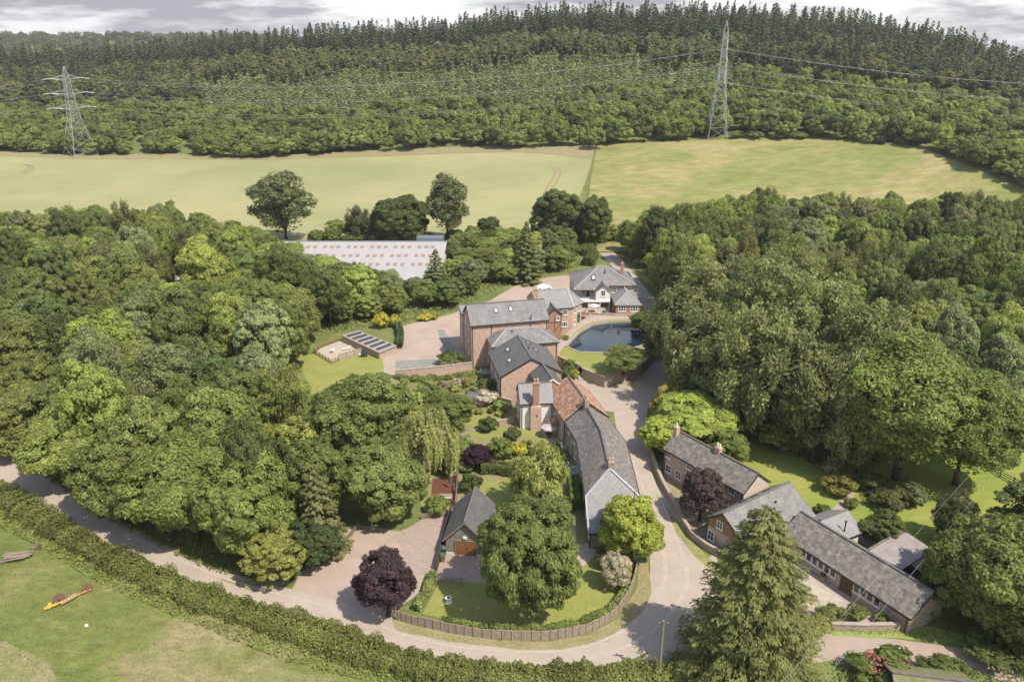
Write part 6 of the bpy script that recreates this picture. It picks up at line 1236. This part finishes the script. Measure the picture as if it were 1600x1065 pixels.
mb=MB(); mb.obox((.1,0,.55),(1.1,.55,.1),(-.1,.25,0),(0,0,.12)); mb.build('chute',mat('pale_rusty_yellow',(.5,.36,.2),(.3,.15,.08),3,.8,coord='obj'),r)
mb=MB(); 
for i in range(6): mb.bar((-.9+i*.5,.9+i*.1,.1),(-.7+i*.5,1.5+i*.1,.9),.04)
mb.build('tines',RUST,r); r.scale=(.8,.8,.8)
def rock(p,s_,label,m,seed,cat='stone'):
    bm=bmesh.new(); bmesh.ops.create_icosphere(bm,subdivisions=2,radius=s_)
    for v in bm.verts: v.co*=1+.35*noise.noise(v.co*1.7/s_+Vector((seed,0,0))); v.co.z=v.co.z*.7+s_*.35
    me=bpy.data.meshes.new('stone'); bm.to_mesh(me); bm.free(); me.materials.append(m); o=link(bpy.data.objects.new('pale_stone',me)); o.location=(*p,0); return tag(o,label,cat)
rock(P(135,977,0),.22,'single white stone lying in the near field below the farm implement',WPAINT,3)
r=thing('timber_pile','heap of old grey poles in the near field at the left edge','timber pile',(*P(28,872,0),0),.2); rd=random.Random(3)
for i in range(12): mb=MB(); a=rd.uniform(-.25,.25); x,y,z=rd.uniform(-.4,.4),rd.uniform(-.9,.9),rd.uniform(.15,.5); mb.tube([(x-1.6*math.cos(a),y-1.6*math.sin(a),z),(x+1.6*math.cos(a),y+1.6*math.sin(a),z+.1)],.11,6); mb.build('old_pole',TIMBER,r)
r=thing('scrap_heap','small grey brown heap of scrap near the pile of poles','scrap',(*P(58,857,0),0),1.0)
for i in range(5): mb=MB(); a=rd.uniform(0,3); mb.tube([(-.6*math.cos(a),-.6*math.sin(a),.1+i*.1),(.6*math.cos(a),.6*math.sin(a),.2+i*.1)],.12,6); mb.build('scrap_piece',TIMBER if i%2 else RUST,r)
# ---- utility poles and low wires
def upole(p,h,label):
    r=thing('utility_pole',label,'pole',(*p,0)); mb=MB(); mb.tube([(0,0,-.2),(0,0,h)],[.17,.12],10); mb.build('pole_shaft',TIMBER,r); mb=MB(); mb.obox((0,0,h-.4),(.55,.0,0),(0,.05,0),(0,0,.06)); mb.build('crossarm',TIMBERD,r)
    for x in(-.45,.45): mb=MB(); mb.tube([(x,0,h-.34),(x,0,h-.15)],.05,8); mb.build('insulator',METAL,r)
    return r
upole(P(1029,1060,0),7.7,'single wooden utility pole at the road junction beside the hedge')
def wire(a,b,sag,name,label,r_=.03,group=None,n=24):
    a,b=Vector(a),Vector(b); mb=MB(); mb.tube([a+(b-a)*(i/n)-Vector((0,0,4*sag*(i/n)*(1-i/n))) for i in range(n+1)],r_,4,cap=False); o=mb.build(name,METAL,uv=False); return tag(o,label,'wire',group)
wa=(Vector((*P(1600,648,7.6),7.6)),Vector((*P(1222,1065,7.6),7.6))); wb=(Vector((*P(1600,684,7.6),7.6)),Vector((*P(1285,1065,7.6),7.6)))
for (a,b),l in ((wa,'upper left of the two thin wires crossing the lower right garden'),(wb,'lower right of the two thin wires crossing the lower right garden')):
    d=(b-a); wire(a-d*.35,b+d*.22,0.0,'overhead_wire',l,.013)
# ---- pylons
def pylon(base,H,prof,rz,label,arms,tension,linedir,bw=.27,armlen=(7.5,9.5,7.5)):
    x,y,z=base; r=thing('electricity_pylon',label,'pylon',(x,y,z),rz); mb=MB(); n=len(prof)
    cr=lambda i,k: Vector((prof[i][1]*(1,1,-1,-1)[k],prof[i][1]*(1,-1,-1,1)[k],prof[i][0]*H))
    for i in range(n-1):
        for k in range(4):
            mb.bar(cr(i,k),cr(i+1,k),bw*1.25); k2=(k+1)%4; mb.bar(cr(i,k),cr(i+1,k2),bw*.6); mb.bar(cr(i,k2),cr(i+1,k),bw*.6)
            if i in (1,3,4,6,8): mb.bar(cr(i,k),cr(i,k2),bw*.65)
    mb.build('lattice_tower',METAL,r); tips=[]; wm=r.matrix_basis; R3=Matrix.Translation((x,y,z))@Matrix.Rotation(rz,4,'Z')
    for zf,al in zip(arms,armlen):
        hw=np.interp(zf,[p[0] for p in prof],[p[1] for p in prof])
        for s_ in(-1,1):
            mb=MB(); tip=Vector((s_*(hw+al),0,zf*H+.6))
            for q in(-1,1): mb.bar((s_*hw,q*hw,zf*H),tip,bw*.8); mb.bar((s_*hw,q*hw,zf*H+2.2),tip,bw*.7)
            for f in(.25,.5,.75):
                c=[Vector((s_*hw,q*hw,zf*H+dz)).lerp(tip,f) for q,dz in((-1,0),(1,0),(1,2.2),(-1,2.2))]
                for k in range(4): mb.bar(c[k],c[(k+1)%4],bw*.5)
            mb.build('crossarm',METAL,r); W=R3@tip
            if tension:
                for sg in(-1,1): 
                    e=tip+(R3.to_3x3().inverted()@(Vector(linedir)*sg*4.5))-Vector((0,0,.5)); mb=MB(); mb.tube([tip,e],.22,6); mb.build('insulator',mat('insulator',(.55,.55,.55),rough=.4) if 'insulator' not in bpy.data.materials else bpy.data.materials['insulator'],r); tips.append((zf,s_,sg,R3@e))
            else:
                e=tip-Vector((0,0,4.2)); mb=MB(); mb.tube([tip,e],.2,6); mb.build('insulator',bpy.data.materials.get('insulator') or METAL,r); tips.append((zf,s_,0,R3@e))
    return tips
PR=[(0,4.6),(.1,4.0),(.22,3.3),(.33,2.75),(.43,2.25),(.5,1.95),(.57,1.7),(.64,1.5),(.71,1.35),(.78,1.2),(.85,1.05),(.91,.9),(1.0,.1)]
PL=[(0,6.4),(.09,5.6),(.2,4.6),(.32,3.5),(.43,2.6),(.5,2.2),(.57,1.9),(.64,1.7),(.71,1.5),(.78,1.4),(.85,1.25),(.90,1.1),(1.0,.1)]
g1=G(1119,216); z1=zt(*g1); H1=zray(33,g1[1])-z1; g2=G(127,243); z2=zt(*g2); H2=zray(104,g2[1])-z2; print('pylons',g1,z1,H1,g2,z2,H2)
ld=(Vector((g1[0],g1[1],0))-Vector((g2[0],g2[1],0))).normalized()
tl=pylon((*g2,z2),H2,PL,R_(52),'stocky steel pylon with horizontal insulators standing in the crop field at the left',(.54,.70,.86),True,ld,.2,(6.5,7.5,6.5))
tr=pylon((*g1,z1),H1,PR,R_(84),'tall slim steel pylon at the top of the meadow in front of the wood','' or (.56,.70,.84),False,ld,.2)
for (zf,s_,sg,p) in tl:
    k=(0.54,.70,.86).index(zf)
    if sg==1:
        q=[t_ for t_ in tr if abs(t_[0]-(.56,.70,.84)[k])<.01 and t_[1]==s_][0][3]; wire(p,q,9.5,'power_line','power line strung between the two pylons at %s level on the %s side'%(('lowest','middle','top')[k],'near' if s_<0 else 'far'),.042,n=40)
    else: wire(p,p-ld*230+Vector((0,0,-6)),7,'power_line','power line leaving the left pylon towards the left at %s level on the %s side'%(('lowest','middle','top')[k],'near' if s_<0 else 'far'),.045,n=30)
for (zf,s_,sg,p) in tr:
    k=(.56,.70,.84).index(zf); wire(p,p+Vector((300,0,-16)),8,'power_line','power line leaving the right pylon towards the right at %s level on the %s side'%(('lowest','middle','top')[k],'near' if s_<0 else 'far'),.028,n=40)

# ---- tell look-alikes apart
ORD=('leftmost','second','third','fourth','fifth','sixth','seventh','eighth','ninth','tenth','eleventh','twelfth','thirteenth','fourteenth','fifteenth','sixteenth')
byl={}
for o in list(COL.objects):
    if o.parent is None and 'label' in o and 'category' in o: byl.setdefault(o['label'],[]).append(o)
for l,os_ in byl.items():
    n=len(os_)
    if 1<n<=16 and len(l.split())<=12:
        os_.sort(key=lambda o:Q(o.location.x,o.location.y,o.location.z+3)[0])
        for i,o in enumerate(os_): o['label']=(('left one of two ' if i==0 else 'right one of two ') if n==2 else (ORD[i]+' ' if i==0 else ORD[i]+' from left ' if i<n-1 else 'rightmost '))+l

# ---- air
mb=MB(); mb.box(-2750,2750,-480,3100,-70,140)
m,t,o_=newmat('haze_air'); v=N(t,'ShaderNodeVolumePrincipled',Density=0.00011,Anisotropy=0.2); v.inputs['Color'].default_value=(0.93,0.95,1.0,1); t.links.new(v.outputs[0],o_.inputs['Volume'])
o=mb.build('haze',m,uv=False); tag(o,'thin summer haze over the whole valley','haze',kind='stuff')
